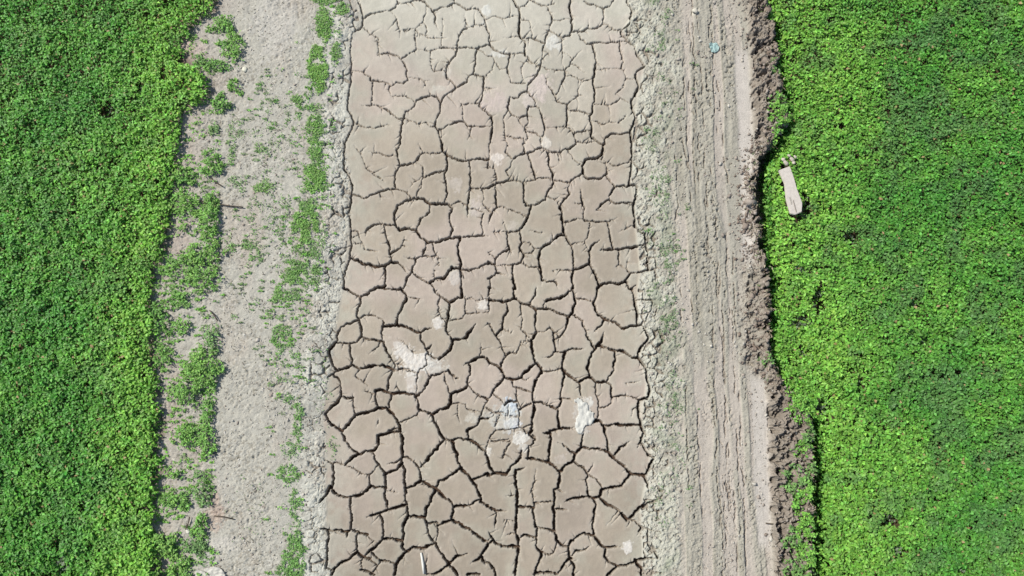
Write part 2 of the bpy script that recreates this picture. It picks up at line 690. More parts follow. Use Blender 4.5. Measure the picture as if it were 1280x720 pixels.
2 360,190 400,165 465,150
1 185,210 280,260 360,255 400,290 480,295
1 465,90 480,180 500,260 490,350 500,400
1 330,270 310,340 285,375
1 150,305 250,300 290,265
1 235,480 270,420 400,410 500,400 530,400
1 240,480 260,520 400,500 420,530 370,590 345,670
2 500,220 600,175
1 530,400 580,370 605,360
1 530,400 550,440 600,440 640,480
1 520,570 515,640 480,690
1 35,500 100,520 190,600
1 235,480 190,600
T 790 0
R 340,100 345,200 370,400
R 385,20 400,150 405,240 440,300 450,480 455,620
R 515,340 520,500 540,719
R 405,100 410,240
T 790 146
R 240,60 265,300 270,560 260,700
R 295,20 310,180 330,300 325,450
R 480,250 485,400
R 550,60 560,250 590,400 600,500
R 130,380 150,500 150,600
T 790 292
R 280,150 295,400 305,719
R 350,250 370,450 390,640
R 515,10 520,200 522,350 540,480
R 610,20 615,200 625,480 640,719
T 790 438
R 320,60 325,250 330,480 335,719
R 400,300 400,500 415,650
R 515,300 515,500 550,600 580,719
R 565,10 568,250 570,500
R 655,120 660,450 665,680
T 790 574
R 335,20 345,100 350,340 330,380
R 350,560 345,719
R 575,10 580,150 590,330
R 410,20 400,200 425,300
R 665,10 685,200 690,450 695,719
R 560,350 600,480
"""
cracks = []; ruts = []
off = (0, 0, .25)
for ln in TRACES.strip().splitlines():
    p = ln.split()
    if p[0] == 'T':
        off = (float(p[1]), float(p[2]), {'790': 260 / 1280., '480': 1 / 9., '580': 1 / 7.2}.get(p[1], .25)); continue
    pts = np.array([[float(a) for a in q.split(',')] for q in p[1:]]) * off[2] + [off[0], off[1]]
    if p[0] == 'R': ruts.append(pts)
    else: cracks.append((int(p[0]), pts))

def nearest_on(poly, q):
    a = poly[:-1]; b = poly[1:]; d = b - a
    t = np.clip(((q - a) * d).sum(1) / np.maximum((d * d).sum(1), 1e-9), 0, 1)
    c = a + d * t[:, None]; r = np.hypot(*(c - q).T); i = int(r.argmin()); return r[i], c[i]
BL = plv([(448,-100),(445,0),(450,25),(438,60),(438,100),(435,135),(441,150),(431,180),(440,225),(436,290),(430,355),(417,428),(412,470),(404,520),(409,560),(407,610),(408,660),(414,720),(416,820)])
BR = plv([(780,-100),(783,0),(789,20),(777,38),(805,80),(797,120),(790,170),(788,220),(794,280),(800,340),(796,365),(798,400),(808,425),(800,445),(808,480),(803,510),(800,550),(812,565),(810,585),(800,640),(803,680),(803,720),(805,820)])

snap = {}
for i, (wc, pts) in enumerate(cracks):
    for e in (0, -1):
        q = pts[e]; best = (4.2, None)
        for j, (wj, pj) in enumerate(cracks):
            if i == j: continue
            if abs(pj[:, 0].mean() - q[0]) > 130 or abs(pj[:, 1].mean() - q[1]) > 130: continue
            r, c = nearest_on(pj, q)
            if r < best[0]: best = (r, c)
        if best[1] is None:                       # carry a crack on to the one just ahead of it
            hd_ = pts[e] - pts[1 if e == 0 else -2]; hd_ = hd_ / (np.hypot(*hd_) + 1e-9); bb = 8.5
            for j, (wj, pj) in enumerate(cracks):
                if i == j or abs(pj[:, 0].mean() - q[0]) > 130 or abs(pj[:, 1].mean() - q[1]) > 130: continue
                r, c = nearest_on(pj, q + hd_ * 3.5)
                d_ = c - q; r2 = np.hypot(*d_)
                if r2 < bb and (d_ @ hd_) / (r2 + 1e-9) > .45 and r < 5.5: bb = r2; best = (r2, c)
        if best[1] is not None: snap[(i, e)] = best[1]

# grid: fine over the canal bed, a little coarser on the banks
us = np.concatenate([np.arange(170, 392, 0.95), np.arange(392, 830, 0.62), np.arange(830, 1075, 0.8)])
vs = np.arange(-110, 830, 0.64)
U, Vv = np.meshgrid(us, vs)
NU, NV = len(us), len(vs)
S = np.full(U.shape, 30.0, np.float32); D = np.zeros(U.shape, np.float32)
HW = {1: 0.74, 2: 1.12, 3: 1.5}; DP = {1: 0.040, 2: 0.065, 3: 0.09}
def stamp(path, hw, dp, R=5.0):
    for (x, y), h, d in zip(path, hw, dp):
        i0, i1 = np.searchsorted(us, [x - R, x + R]); j0 = int((y - R - vs[0]) / .64) + 1; j1 = int((y + R - vs[0]) / .64) + 1
        j0 = max(j0, 0); j1 = min(j1, NV)
        if i1 <= i0 or j1 <= j0: continue
        r = np.hypot(us[i0:i1][None, :] - x, vs[j0:j1][:, None] - y) - h
        s = S[j0:j1, i0:i1]; m = r < s
        s[m] = r[m]; dd = D[j0:j1, i0:i1]; dd[m] = d
def resample(pts, step):
    d = np.hypot(*np.diff(pts, axis=0).T); L = np.concatenate([[0], np.cumsum(d)])
    n = max(2, int(L[-1] / step) + 1); t = np.linspace(0, L[-1], n)
    return np.stack([np.interp(t, L, pts[:, 0]), np.interp(t, L, pts[:, 1])], 1), t, L[-1]
def wiggle(p, amp=1.0, seed=3):
    return p + np.stack([amp * fbm(p[:, 0] / 7, p[:, 1] / 7, 4, seed, .72), amp * fbm(p[:, 0] / 7 + 50, p[:, 1] / 7, 4, seed + 9, .72)], 1)
for i, (wc, pts) in enumerate(cracks):
    pts = pts.copy(); free = [True, True]
    for k, e in enumerate((0, -1)):
        if (i, e) in snap:
            free[k] = False
            c = snap[(i, e)]
            pts = np.vstack([c, pts]) if e == 0 else np.vstack([pts, c])
    p, t, L = resample(pts, 0.45)
    p = wiggle(p, 2.3)
    taper = np.ones(len(t)); TL = min(9.0, L * .6)
    if free[0] and 3 < pts[0][1] < 717: taper *= sstep(t, -1, TL)
    if free[1] and 3 < pts[-1][1] < 717: taper *= sstep(L - t, -1, TL)
    if wc == 3: taper = np.maximum(taper, .25)
    n = 1 + .55 * fbm(t / 7 + i * 13.7, t * 0 + i, 3, 5)
    top = 1 - .3 * sstep(-p[:, 1], -260, -30)          # the cracks at the far end are narrower and silted up
    hw = HW[wc] * n * taper * (.55 + .45 * top) * (.82 + .22 * sstep(p[:, 1], 120, 620))
    hw = np.maximum(hw, 0.3 + .1 * (wc > 1))
    dp = DP[wc] * (0.35 + .65 * taper) * n * (top if wc < 3 else top ** .5)
    stamp(p, hw, dp)
    for _ in range(int(rng.poisson(L / 10.))):        # short side splits
        m_ = int(rng.integers(2, max(3, len(p) - 2)))
        if m_ + 1 >= len(p): continue
        tg = p[m_ + 1] - p[m_ - 1]; an = math.atan2(tg[1], tg[0]) + rng.choice([-1, 1]) * rng.uniform(.7, 1.8)
        ln_ = 2.0 + rng.exponential(3.6); q_ = np.linspace(0, 1, 8 + int(ln_ * 2.2))[:, None]
        sp_ = p[m_] + q_ * ln_ * np.array([[math.cos(an), math.sin(an)]]) + q_ ** 2 * rng.normal(0, 1, 2)
        sp_ = wiggle(sp_, 1.4, 8) - wiggle(sp_[:1], 1.4, 8) + sp_[:1] if ln_ > 3.5 else sp_
        stamp(sp_, .62 * (1 - q_[:, 0]) + .14, .04 * (1.1 - q_[:, 0]))
for k_ in range(20):                                   # long wheel ruts of the right-hand track
    f_ = rng.uniform(.0, 1.); v0_ = rng.uniform(-100, 620); v1_ = v0_ + rng.uniform(90, 330); vv_ = np.arange(v0_, min(v1_, 820), 20.)
    uu_ = (858 + f_ * 58) + (vv_ - 360) * .042
    ruts.append(np.stack([uu_, vv_], 1))
for k, pts in enumerate(ruts):
    p, t, L = resample(pts, 0.6); p = p + np.stack([2.2 * fbm(p[:, 0] / 30 + k, p[:, 1] / 26, 2, 21) + 1.6 * fbm(p[:, 0] / 5, p[:, 1] / 5, 3, 22), 0 * p[:, 0]], 1)
    gate = sstep(fbm(t / 14 + k * 9.1, t * 0 + k, 3, 77), -.35, .1) * np.clip(np.minimum(t, L - t) / 12, 0, 1)
    stamp(p[gate > .03], 0.8 * gate[gate > .03] * (1 + .6 * fbm(t / 4, t * 0 + k, 2, 6))[gate > .03], 0.035 * gate[gate > .03])
# the bed goes on beyond the survey, with the same kind of cracks
def voro(u, v, cell, seed):
    iu = np.floor(u / cell); iv = np.floor(v / cell); f1 = np.full(u.shape, 1e9); f2 = np.full(u.shape, 1e9)
    for a in (-1, 0, 1):
        for b in (-1, 0, 1):
            cx = iu + a; cy = iv + b
            px = (cx + .5 + .42 * _h(cx, cy, seed)) * cell; py = (cy + .5 + .42 * _h(cx, cy, seed + 5)) * cell
            d = np.hypot(u - px, v - py); f2 = np.minimum(f2, np.maximum(d, f1)); f1 = np.minimum(f1, d)
    return (f2 - f1) / 2
for sl_ in (np.s_[vs < -1], np.s_[vs > 721]):
    u = U[sl_]; v = Vv[sl_]
    d = voro(u + 3 * fbm(u / 12, v / 12, 3, 8), v + 3 * fbm(u / 12, v / 12, 3, 9), 31, 4) - 1.0 * (1 + .5 * vn(u / 15, v / 15, 3))
    inb = (u > BL(v) + 2) & (u < BR(v) - 2)
    s = S[sl_]; m = inb & (d < s); s[m] = d[m]; S[sl_] = s
    dd = D[sl_]; dd[m] = 0.06; D[sl_] = dd

S += (.5 * fbm(U / 2.4, Vv / 2.4, 2, 199, .7) * (S < 6) * (D > .03)).astype(np.float32)
# fine crazing of the crust along both margins of the bed
dl = U - BL(Vv); dr = U - BR(Vv)
mR = np.exp(-((dr - 9) / 13.0) ** 2) * (dr > 1); mL = np.exp(-((dl + 10) / 14.0) ** 2) * (dl < -1)
marg = np.maximum(mR, mL * .75)
cz = voro(U + 5 * fbm(U / 9, Vv / 9, 3, 18), Vv + 5 * fbm(U / 9, Vv / 9, 3, 19), 13, 14) - (.9 + .5 * (mR > .3)) * (.45 + 1.2 * vn(U / 14, Vv / 14, 20))
mm = (marg > .25) & (cz < S); S[mm] = cz[mm]; D[mm] = .042
del cz

# ---- connected plates
def components(sol):
    lab = np.zeros(sol.shape, np.int32); par = [0]
    def find(a):
        while par[a] != a: par[a] = par[par[a]]; a = par[a]
        return a
    prev = []
    for j in range(sol.shape[0]):
        dd = np.diff(np.concatenate([[0], sol[j].astype(np.int8), [0]]))
        st_ = np.nonzero(dd == 1)[0]; en = np.nonzero(dd == -1)[0]; cur = []; k = 0
        for a, b in zip(st_, en):
            l = 0
            while k < len(prev) and prev[k][1] <= a: k += 1
            q = k
            while q < len(prev) and prev[q][0] < b:
                r = find(prev[q][2])
                if l == 0: l = r
                elif r != l: par[r] = l
                q += 1
            if l == 0: l = len(par); par.append(l)
            cur.append((a, b, l)); lab[j, a:b] = l
        prev = cur
    rt = np.array([find(i) for i in range(len(par))]); return rt[lab], len(par)
cut = (np.abs(Vv + 1.2) < .7) | (np.abs(Vv - 721.2) < .7)
cores, nc = components((S > 2.0) & ~cut)                # plate cores: a bridge narrower than 4 cm does not join two plates
ca = np.bincount(cores.ravel(), minlength=nc) * .62 * .64
cores[ca[cores] < 70] = 0
whole, nw_ = components((S > .15) & ~cut)
has = np.zeros(nw_, bool); has[np.unique(whole[cores > 0])] = True
lab = np.where(cores > 0, cores, np.where((whole > 0) & ~has[whole], whole + nc, 0)).astype(np.int32)
par = range(nc + nw_)
for it in range(5):                                      # give each core its own rim back
    N = lab.copy()
    for sh, ax in ((1, 0), (-1, 0), (1, 1), (-1, 1)):
        R = np.roll(lab, sh, ax); m = (N == 0) & (R != 0) & (S > .1) & ~cut; N[m] = R[m]
    lab = N
area = np.bincount(lab.ravel(), minlength=len(par))
cu = np.bincount(lab.ravel(), U.ravel(), len(par)) / np.maximum(area, 1); cv = np.bincount(lab.ravel(), Vv.ravel(), len(par)) / np.maximum(area, 1)
cellA = .62 * .64
PLATE, BANKL, BANKR, BEDX = 1, -1, -2, -3
newl = np.zeros(len(par), np.int32); pid = 0; plates = []
vmin = np.full(len(par), 1e9); np.minimum.at(vmin, lab.ravel(), Vv.ravel())
vmax = np.full(len(par), -1e9); np.maximum.at(vmax, lab.ravel(), Vv.ravel())
for l in np.nonzero(area)[0]:
    if l == 0: continue
    A = area[l] * cellA
    inb = BL(cv[l]) - 1 < cu[l] < BR(cv[l]) + 1
    if A > 60000 or not inb:
        newl[l] = BANKL if cu[l] < 620 else BANKR
    elif A < 45: newl[l] = 0
    elif cv[l] < -.8 or cv[l] > 720.8: newl[l] = BEDX
    else:
        pid += 1; newl[l] = pid; plates.append((l, A))
big = [(int(area[l] * cellA), int(cu[l]), int(cv[l])) for l in np.argsort(-area)[:34]]
print('PLATES', pid, 'big', big)
L = newl[lab]
for it in range(26):
    z = (L == 0)
    if not z.any(): break
    N = L.copy()
    for sh, ax in ((1, 0), (-1, 0), (1, 1), (-1, 1)):
        R = np.roll(L, sh, ax); m = (N == 0) & (R != 0); N[m] = R[m]
    L = N
L = np.where(L == 0, np.where(U < BL(Vv), BANKL, np.where(U > BR(Vv), BANKR, BEDX)), L)

# ------------------------------------------------------------------ relief
FR = plv([(958,-110),(954,0),(968,35),(972,100),(984,150),(976,165),(950,200),(943,240),(949,300),(962,345),(961,395),(961,450),(975,478),(1004,500),(1012,540),(1015,590),(1012,650),(1014,720),(1018,830)])   # brow of the right bank
def edge_l(v):
    return LF(v)
LF = plv([(266,-110),(265,0),(267,12),(252,24),(234,34),(229,45),(230,62),(236,72),(246,88),(254,100),(257,112),(256,124),(243,132),(228,142),(225,160),(222,180),(221,200),(214,215),(213,240),(212,265),(208,285),(203,310),(196,335),(191,355),(190,385),(189,420),(193,450),(196,480),(195,520),(194,560),(197,590),(195,618),(189,635),(186,655),(190,672),(198,690),(200,720),(202,830)])
# where the right field's plants begin
RF = plv([(962,-110),(956,0),(962,18),(980,36),(980,70),(981,98),(992,120),(990,150),(988,168),(970,200),(964,212),(967,240),(969,290),(966,325),(973,352),(974,400),(973,450),(979,475),(986,500),(1030,528),(1032,560),(1035,600),(1030,650),(1028,720),(1034,830)])
def relief(u, v, S=None, D=None):
    """ground height in metres, base colour (linear)"""
    bl, br, fr, lf = BL(v), BR(v), FR(v), LF(v)
    wob = 5 * fbm(u / 30, v / 30, 3, 41)
    inb = sstep(u - bl + wob * .3, -2, 2) * sstep(br - u + wob * .3, -2, 2)
    n1 = fbm(u / 3.2, v / 3.2, 3, 51, .7); n2 = fbm(u / 9, v / 9, 4, 52); n3 = fbm(u / 40, v / 40, 4, 53)
    nf = vn(u / 1.5, v / 1.5, 54)
    # mud bed
    zb = .006 * n3 + .003 * n2 + .0012 * n1 * (.5 + np.clip(n2 * 2, 0, 1))
    cb_lo = lin([177, 165, 146]); cb_hi = lin([202, 197, 180])
    pinkish = lin([198, 182, 168])
    tt = sstep(-v + 90 * n3, -230, 30)[..., None]
    colb = cb_lo * (1 - tt) + cb_hi * tt
    pk = (np.clip(fbm(u / 60, v / 60, 3, 61) * 2.2 + .1, 0, 1) * .55)[..., None]
    colb = colb * (1 - pk) + pinkish * pk
    bt = (sstep(v + 60 * n3, 430, 760) * .55)[..., None]; colb = colb * (1 - bt) + lin([156, 144, 126]) * bt
    sd = (np.maximum(1 - sstep(u - bl, 0, 50), 1 - sstep(br - u, 0, 40)) * sstep(n2 + .8 * n3, -.4, .4) * .6)[..., None]; colb = colb * (1 - sd) + lin([188, 184, 166]) * sd
    mt = fbm(u / 6, v / 6, 5, 64, .7); colb = colb * (1 + .10 * mt + .11 * fbm(u / 50, v / 70, 2, 65))[..., None]
    gr = (np.clip(fbm(u / 28, v / 28, 4, 62) * 2.2 - .2, 0, 1) * .5)[..., None]
    colb = colb * (1 - gr) + lin([180, 176, 157]) * gr
    # left bank
    tl = np.clip((bl - u) / 60, 0, 1)
    rough = .35 + .65 * sstep(n3 + .3 * vn(u / 18, v / 60, 55), -.25, .4)
    zl = .004 + .035 * sstep(bl - u, 0, 26) + .05 * tl + .016 * n1 * rough + .012 * n2 + .005 * nf * rough
    zl -= .014 * sstep(-n1, .35, .7) * rough
    spk = (sstep(fbm(u / 2.6, v / 2.6, 2, 67) + .5 * n3, .28, .6) * .45)
    coll = np.ones(u.shape + (3,)) * lin([190, 186, 171])
    pl = sstep(bl - u, 0, 8) * (1 - sstep(bl - u, 22, 60)) * sstep(n2 + n3, -.65, .15)
    coll = coll * (1 - .8 * pl[..., None]) + lin([222, 220, 203]) * .8 * pl[..., None]
    br_ = (sstep(fbm(u / 35, v / 70, 4, 63), -.05, .5) * .55)[..., None]; coll = coll * (1 - br_) + lin([188, 176, 160]) * br_
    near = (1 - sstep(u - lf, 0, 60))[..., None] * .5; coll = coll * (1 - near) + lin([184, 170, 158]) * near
    # right bank
    tr = u - br
    zr = .02 + .03 * np.clip(tr / 30, 0, 1)
    crust = sstep(tr, 0, 6) * (1 - sstep(tr, 38, 60))
    zr = zr + crust * (.028 * n1 + .024 * n2 - .02 * sstep(-n1, .3, .7))
    rutm = sstep(tr, 35, 60) * (1 - sstep(u - fr, -55, -20))
    uw = u + 2.5 * fbm(u / 60, v / 60, 2, 71) - (v - 360) * .045
    ridge = fbm(uw / 8, v / 110, 2, 72, .6) + .5 * fbm(uw / 3.5, v / 30, 2, 75)
    flatb = sstep(vn(uw / 6.5, v / 170, 74), -.1, .35)
    zr = zr + rutm * (.014 * (1 - flatb) + (1 - .65 * flatb) * (.016 * ridge + .024 * n1 * (.6 + .6 * vn(u / 14, v / 50, 73)) + .008 * n2 + .004 * nf - .03 * sstep(-n1 - .5 * vn(uw / 5, v / 40, 78), .42, .8)))
    strip_c = plv([(918,-110),(920,0),(925,60),(928,130),(932,200),(933,250),(935,330),(938,420),(945,470),(948,520),(950,600),(954,690),(956,830)])(v)
    st_on = sstep(v, 55, 75) * (1 - sstep(v, 315, 345)) + sstep(v, 455, 485) * (1 - sstep(v, 672, 695))
    strip = np.exp(-((u - strip_c + 2 * fbm(u / 12, v / 12, 2, 79)) / 8.8) ** 8) * st_on
    lumps = sstep(u - strip_c, 8, 14) * (1 - sstep(u - fr, -4, 2))
    lmix = np.maximum(lumps, sstep(u - fr, -40, -25) * (1 - st_on) * .6 * (1 - sstep(u - fr, -4, 2)))
    zl2 = .19 * (.5 - np.abs(fbm(u / 12, v / 12, 4, 81, .6)) * 2) + .05 * n2 + .034 * n1 + .008 * nf + .03
    zr = zr * (1 - lmix) + (zr + zl2) * lmix
    zr = zr * (1 - strip * .9) + (.045) * strip * .9
    drop = sstep(u - fr + 8 * fbm(u / 14, v / 14, 2, 83) + 9 * fbm(u / 4.5, v / 4.5, 3, 86), -4, 1)
    bwn = (np.exp(-((u - fr + 2) / 7.0) ** 2) * .75)[..., None]
    floor_ = -.46 + .04 * n2 + .2 * sstep(u - RF(v), 0, 12)
    zr = zr + .09 * np.exp(-((u - fr + 7) / 6.0) ** 2) * (.5 + 1.5 * np.clip(fbm(u / 9, v / 14, 3, 85), -.3, 1))
    zr = zr * (1 - drop) + floor_ * drop
    colr = np.ones(u.shape + (3,)) * lin([176, 171, 155])
    cg = crust * sstep(n2 + .5 * n3, -.35, .25); colr = colr * (1 - .6 * cg[..., None]) + lin([204, 204, 186]) * .6 * cg[..., None]
    rim = (np.exp(-(np.maximum(tr, 0) / 17.0) ** 2) * (.55 + .6 * n2))[..., None]; rim = np.clip(rim, 0, 1) * .85; colr = colr * (1 - rim) + lin([210, 207, 190]) * rim
    cgg = crust * sstep(tr, 8, 22) * sstep(fbm(u / 22, v / 22, 4, 84), .0, .45); colr = colr * (1 - .5 * cgg[..., None]) + lin([140, 150, 124]) * .5 * cgg[..., None]
    bw = rutm * sstep(vn(uw / 6.5, v / 170, 74), -.1, .35); colr = colr * (1 - .62 * bw[..., None]) + lin([200, 188, 174]) * .62 * bw[..., None]
    dw = rutm * sstep(vn(uw / 4.5, v / 120, 76), .2, .6) * (1 - bw); colr = colr * (1 - .35 * dw[..., None]) + lin([150, 144, 126]) * .35 * dw[..., None]
    colr = colr * (1 - strip[..., None] * .85) + lin([207, 199, 187]) * strip[..., None] * .85
    colr = colr * (1 - lmix[..., None] * .8) + lin([150, 138, 124]) * lmix[..., None] * .8
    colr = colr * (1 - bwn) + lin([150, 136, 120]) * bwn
    dk = sstep(u - fr, -2, 8)[..., None]; colr = colr * (1 - dk) + lin([80, 66, 52]) * dk  # ditch floor soil, its colour darkened to stand in for deep shade
    coll = coll * (1 - spk[..., None]) + lin([138, 128, 108]) * spk[..., None]
    lsp = sstep(fbm(u / 3, v / 3, 2, 68), .42, .7)[..., None] * .5; coll = coll * (1 - lsp) + lin([224, 220, 206]) * lsp
    ne = ((1 - sstep(u - lf + 14 * fbm(u / 9, v / 12, 3, 66), 0, 14)) * .8)[..., None]; coll = coll * (1 - ne) + lin([134, 118, 104]) * ne  # dark brown soil by the left field, with crop shadow painted in
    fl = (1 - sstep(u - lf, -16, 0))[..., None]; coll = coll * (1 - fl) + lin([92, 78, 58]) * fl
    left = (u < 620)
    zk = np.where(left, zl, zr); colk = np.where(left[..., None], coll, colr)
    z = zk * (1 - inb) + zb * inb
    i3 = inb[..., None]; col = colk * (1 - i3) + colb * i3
    # bleached blotches: dried salt and residue on the mud
    for (bu, bv, ru, rv, c, a) in BLOTCH:
        q = np.hypot((u - bu) / ru, (v - bv) / rv) + .55 * fbm(u / 7 + bu, v / 7, 3, 91)
        m = ((1 - sstep(q + .35 * fbm(u / 2.2, v / 2.2, 3, 93), .62, .92)) * a * (.95 + .6 * fbm(u / 3, v / 3, 3, 94)))[..., None]; m = np.clip(m, 0, 1)
        col = col * (1 - m) + lin(c) * m; z = z + .004 * m[..., 0] * (1 + n1 + nf * .5)
    if S is not None:
        wall = 1 - sstep(S, -0.75, 0.35)
        sp = np.maximum(S, 0)
        z = z + (.0045 * np.exp(-sp / 4.5) - .008 * np.exp(-sp / 1.1)) * inb - D * wall      # plates curl up a little, their lips crumble
        lp = (np.exp(-sp / 2.2) * .45 * (.5 + .9 * n1) * inb)[..., None]; lp = np.clip(lp, 0, .5); col = col * (1 - lp) + lin([212, 204, 188]) * lp
        cw = (1 - sstep(S, -.7, .15))[..., None] * .55        # darker, browner mud colour inside the cracks
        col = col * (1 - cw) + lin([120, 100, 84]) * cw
    return z, col
WH = [226, 224, 212]
BLOTCH = [(625,67,13,6,WH,.7),(638,506,14,11,[206,216,222],.85),(655,560,8,8,[220,216,204],.7),(534,448,12,10,WH,.7),(497,432,10,8,[214,208,196],.6),(735,505,7,10,WH,.7),(560,90,8,6,[214,208,194],.5),(640,285,9,12,[206,196,182],.4),(690,300,10,8,[208,198,184],.3),(607,12,9,9,WH,.9),(692,54,11,13,WH,.8),(683,178,7,8,[224,216,200],.9),(621,200,9,11,[222,212,198],.9),(603,381,8,8,[224,216,202],.9),
 (548,404,9,9,[222,216,204],.9),(568,347,10,10,[216,208,196],.6),(570,230,10,12,[210,200,188],.4),(596,262,10,16,[208,196,186],.5),
 (520,455,26,17,[224,218,206],.95),(505,440,14,12,[220,214,202],.8),(545,460,18,12,[222,218,205],.7),(516,475,12,18,[216,210,198],.6),
 (676,108,17,22,[214,200,188],.8),(662,125,12,14,[214,202,190],.6),(620,130,20,16,[208,192,182],.5),(550,112,14,8,[212,208,192],.5),
 (636,512,13,11,[206,216,222],.95),(642,530,13,14,[214,216,216],.9),(628,520,24,22,[204,204,194],.6),(650,547,13,9,[226,222,210],.95),(610,563,5,9,[228,222,208],.9),(590,522,12,9,[206,200,184],.7),
 (702,575,10,10,[205,196,184],.4),(785,684,7,10,[222,216,204],.85),(728,520,14,26,[208,202,190],.6),(804,390,10,20,[205,200,186],.5),(812,600,10,22,[206,202,186],.5),
 (238,62,12,10,[206,184,170],.8),(247,70,16,12,[200,184,170],.6),(230,300,18,26,[186,170,156],.5),(222,525,12,30,[186,172,156],.5),(280,680,30,10,[212,206,192],.6),
 (345,30,34,60,[202,197,185],.6),(262,690,14,20,[206,204,190],.5),(272,640,14,26,[196,170,152],.5),(868,18,6,6,[214,208,190],.9),(606,30,4,4,WH,.4)]
print('relief')
Z = np.empty(U.shape, np.float32); COL = np.empty(U.shape + (3,), np.float32)
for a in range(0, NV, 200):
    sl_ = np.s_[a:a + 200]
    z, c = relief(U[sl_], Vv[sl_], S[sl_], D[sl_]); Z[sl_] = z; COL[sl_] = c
tone = np.where(L > 0, 1 + .055 * _h(np.maximum(L, 0).astype(float), L * 0. + 3, 5), 1.0)
COL *= tone[..., None].astype(np.float32)
X, Y = W(U, Vv, 0.0)          # plan position; the height is added straight up
def ground_z(u, v):
    i = np.clip(np.searchsorted(us, u), 0, NU - 1); j = np.clip(((np.asarray(v) - vs[0]) / .64).astype(int), 0, NV - 1)
    return Z[j, i]

# ------------------------------------------------------------------ setting meshes
VID = np.arange(NU * NV).reshape(NV, NU)
Q = np.stack([VID[1:, :-1], VID[1:, 1:], VID[:-1, 1:], VID[:-1, :-1]], -1).reshape(-1, 4)
QL = L[:-1, :-1].ravel()
QS = S[:-1, :-1].ravel(); QD = D[:-1, :-1].ravel()
AV = np.stack([X.ravel(), Y.ravel(), Z.ravel()], 1).astype(np.float32); AC = COL.reshape(-1, 3)
order = np.argsort(QL, kind='stable'); ql = QL[order]
def sub(lid, name, mat, origin=None, open_cracks=False):
    a, b = np.searchsorted(ql, lid, 'left'), np.searchsorted(ql, lid, 'right')
    f = order[a:b]
    if open_cracks: f = f[~((QS[f] < -.95) & (QD[f] > .06))]
    q = Q[f]; ids, inv = np.unique(q, return_inverse=True)
    return mesh_obj(name, AV[ids], inv.reshape(-1, 4), mat, AC[ids], origin=origin)
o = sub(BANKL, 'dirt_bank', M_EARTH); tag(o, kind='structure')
o = sub(BANKR, 'dirt_bank', M_EARTH); tag(o, kind='structure')
o = sub(BEDX, 'mud_bed', M_MUD); tag(o, kind='structure')
def sheet(name, u0, u1, v0, v1, du, z, c, mat, seed=1, amp=.02):
    uu, vv = np.meshgrid(np.arange(u0, u1 + .1, du), np.arange(v0, v1 + .1, du))
    x, y = W(uu, vv, 0); zz = z + amp * fbm(uu / 25, vv / 25, 3, seed)
    n, m = uu.shape; vid = np.arange(n * m).reshape(n, m)
    f = np.stack([vid[1:, :-1], vid[1:, 1:], vid[:-1, 1:], vid[:-1, :-1]], -1).reshape(-1, 4)
    cc = lin(c) * (1 + .15 * fbm(uu / 12, vv / 12, 3, seed + 2))[..., None]
    return tag(mesh_obj(name, np.stack([x, y, zz], -1).reshape(-1, 3), f, mat, cc.reshape(-1, 3)), kind='structure')
sheet('crack_floor', 380, 850, -110, 830, 6, -.094, [88, 70, 56], M_EARTH, 3, .003)
sheet('field_soil', -330, 174, -300, 1020, 9, .01, [92, 78, 58], M_EARTH, 5)
sheet('field_soil', 1069, 1610, -300, 1020, 9, -.10, [92, 78, 58], M_EARTH, 6)
gp = mesh_obj('ground', [(-600, -600, -.42), (600, -600, -.42), (600, 600, -.42), (-600, 600, -.42)], [(0, 1, 2, 3)], M_EARTH,
              np.tile(lin([150, 138, 118]), (4, 1))); tag(gp, kind='structure')

# ------------------------------------------------------------------ mud plates: every one a thing
pinfo = []
fl_ = lab.ravel(); ordr = np.argsort(fl_, kind='stable'); fs = fl_[ordr]
for k, (l, A) in enumerate(plates):
    a, b = np.searchsorted(fs, l, 'left'), np.searchsorted(fs, l, 'right'); idx = ordr[a:b]
    pu = U.ravel()[idx]; pv = Vv.ravel()[idx]
    cov = np.cov(pu, pv); ev, evec = np.linalg.eigh(cov); el = math.sqrt(ev[1] / max(ev[0], 1e-6))
    ang = abs(math.degrees(math.atan2(evec[1, 1], evec[0, 1]))); ang = min(ang, 180 - ang)
    craz = (area[l] * 0 + ((S.ravel()[idx] < 1.2).mean()))
    hull = A / (math.pi * math.sqrt(ev[0] * ev[1]) * 4)
    c = AC[idx].mean(0)
    pinfo.append(dict(k=k + 1, u=pu.mean(), v=pv.mean(), A=A, el=el, ang=ang, hull=hull, c=c))
for p in pinfo:
    sz = 'very small' if p['A'] < 260 else 'small' if p['A'] < 520 else 'medium-sized' if p['A'] < 950 else 'large' if p['A'] < 1900 else 'very large'
    if p['el'] > 1.75: shp = 'narrow upright' if p['ang'] > 60 else 'wide low' if p['ang'] < 30 else 'slanting elongated'
    elif p['hull'] < .9: shp = 'irregular notched'
    elif p['el'] < 1.25: shp = 'compact'
    else: shp = 'slightly elongated'
    g = p['c']; tone = 'whitish' if g[1] > .60 else 'pale grey' if (g[0] / g[2] < 1.28 and g[1] > .46) else 'pinkish beige' if g[1] > .42 else 'brown-grey'
    at_edge = ''
    if p['u'] - BL(p['v']) < 22: at_edge = ' along the left margin'
    elif BR(p['v']) - p['u'] < 22: at_edge = ' along the right margin'
    lbl = f"{sz} {shp} {tone} mud plate{at_edge}, {p['u'] / 12.8:.0f}% across and {p['v'] / 7.2:.0f}% down"
    x, y = W(p['u'], p['v']); 
    o = sub(p['k'], 'mud_plate', M_MUD, origin=(float(x), float(y), 0.0), open_cracks=True)
    tag(o, lbl, 'mud plate', 'dried mud plates of the cracked canal bed', 'thing')
del Q

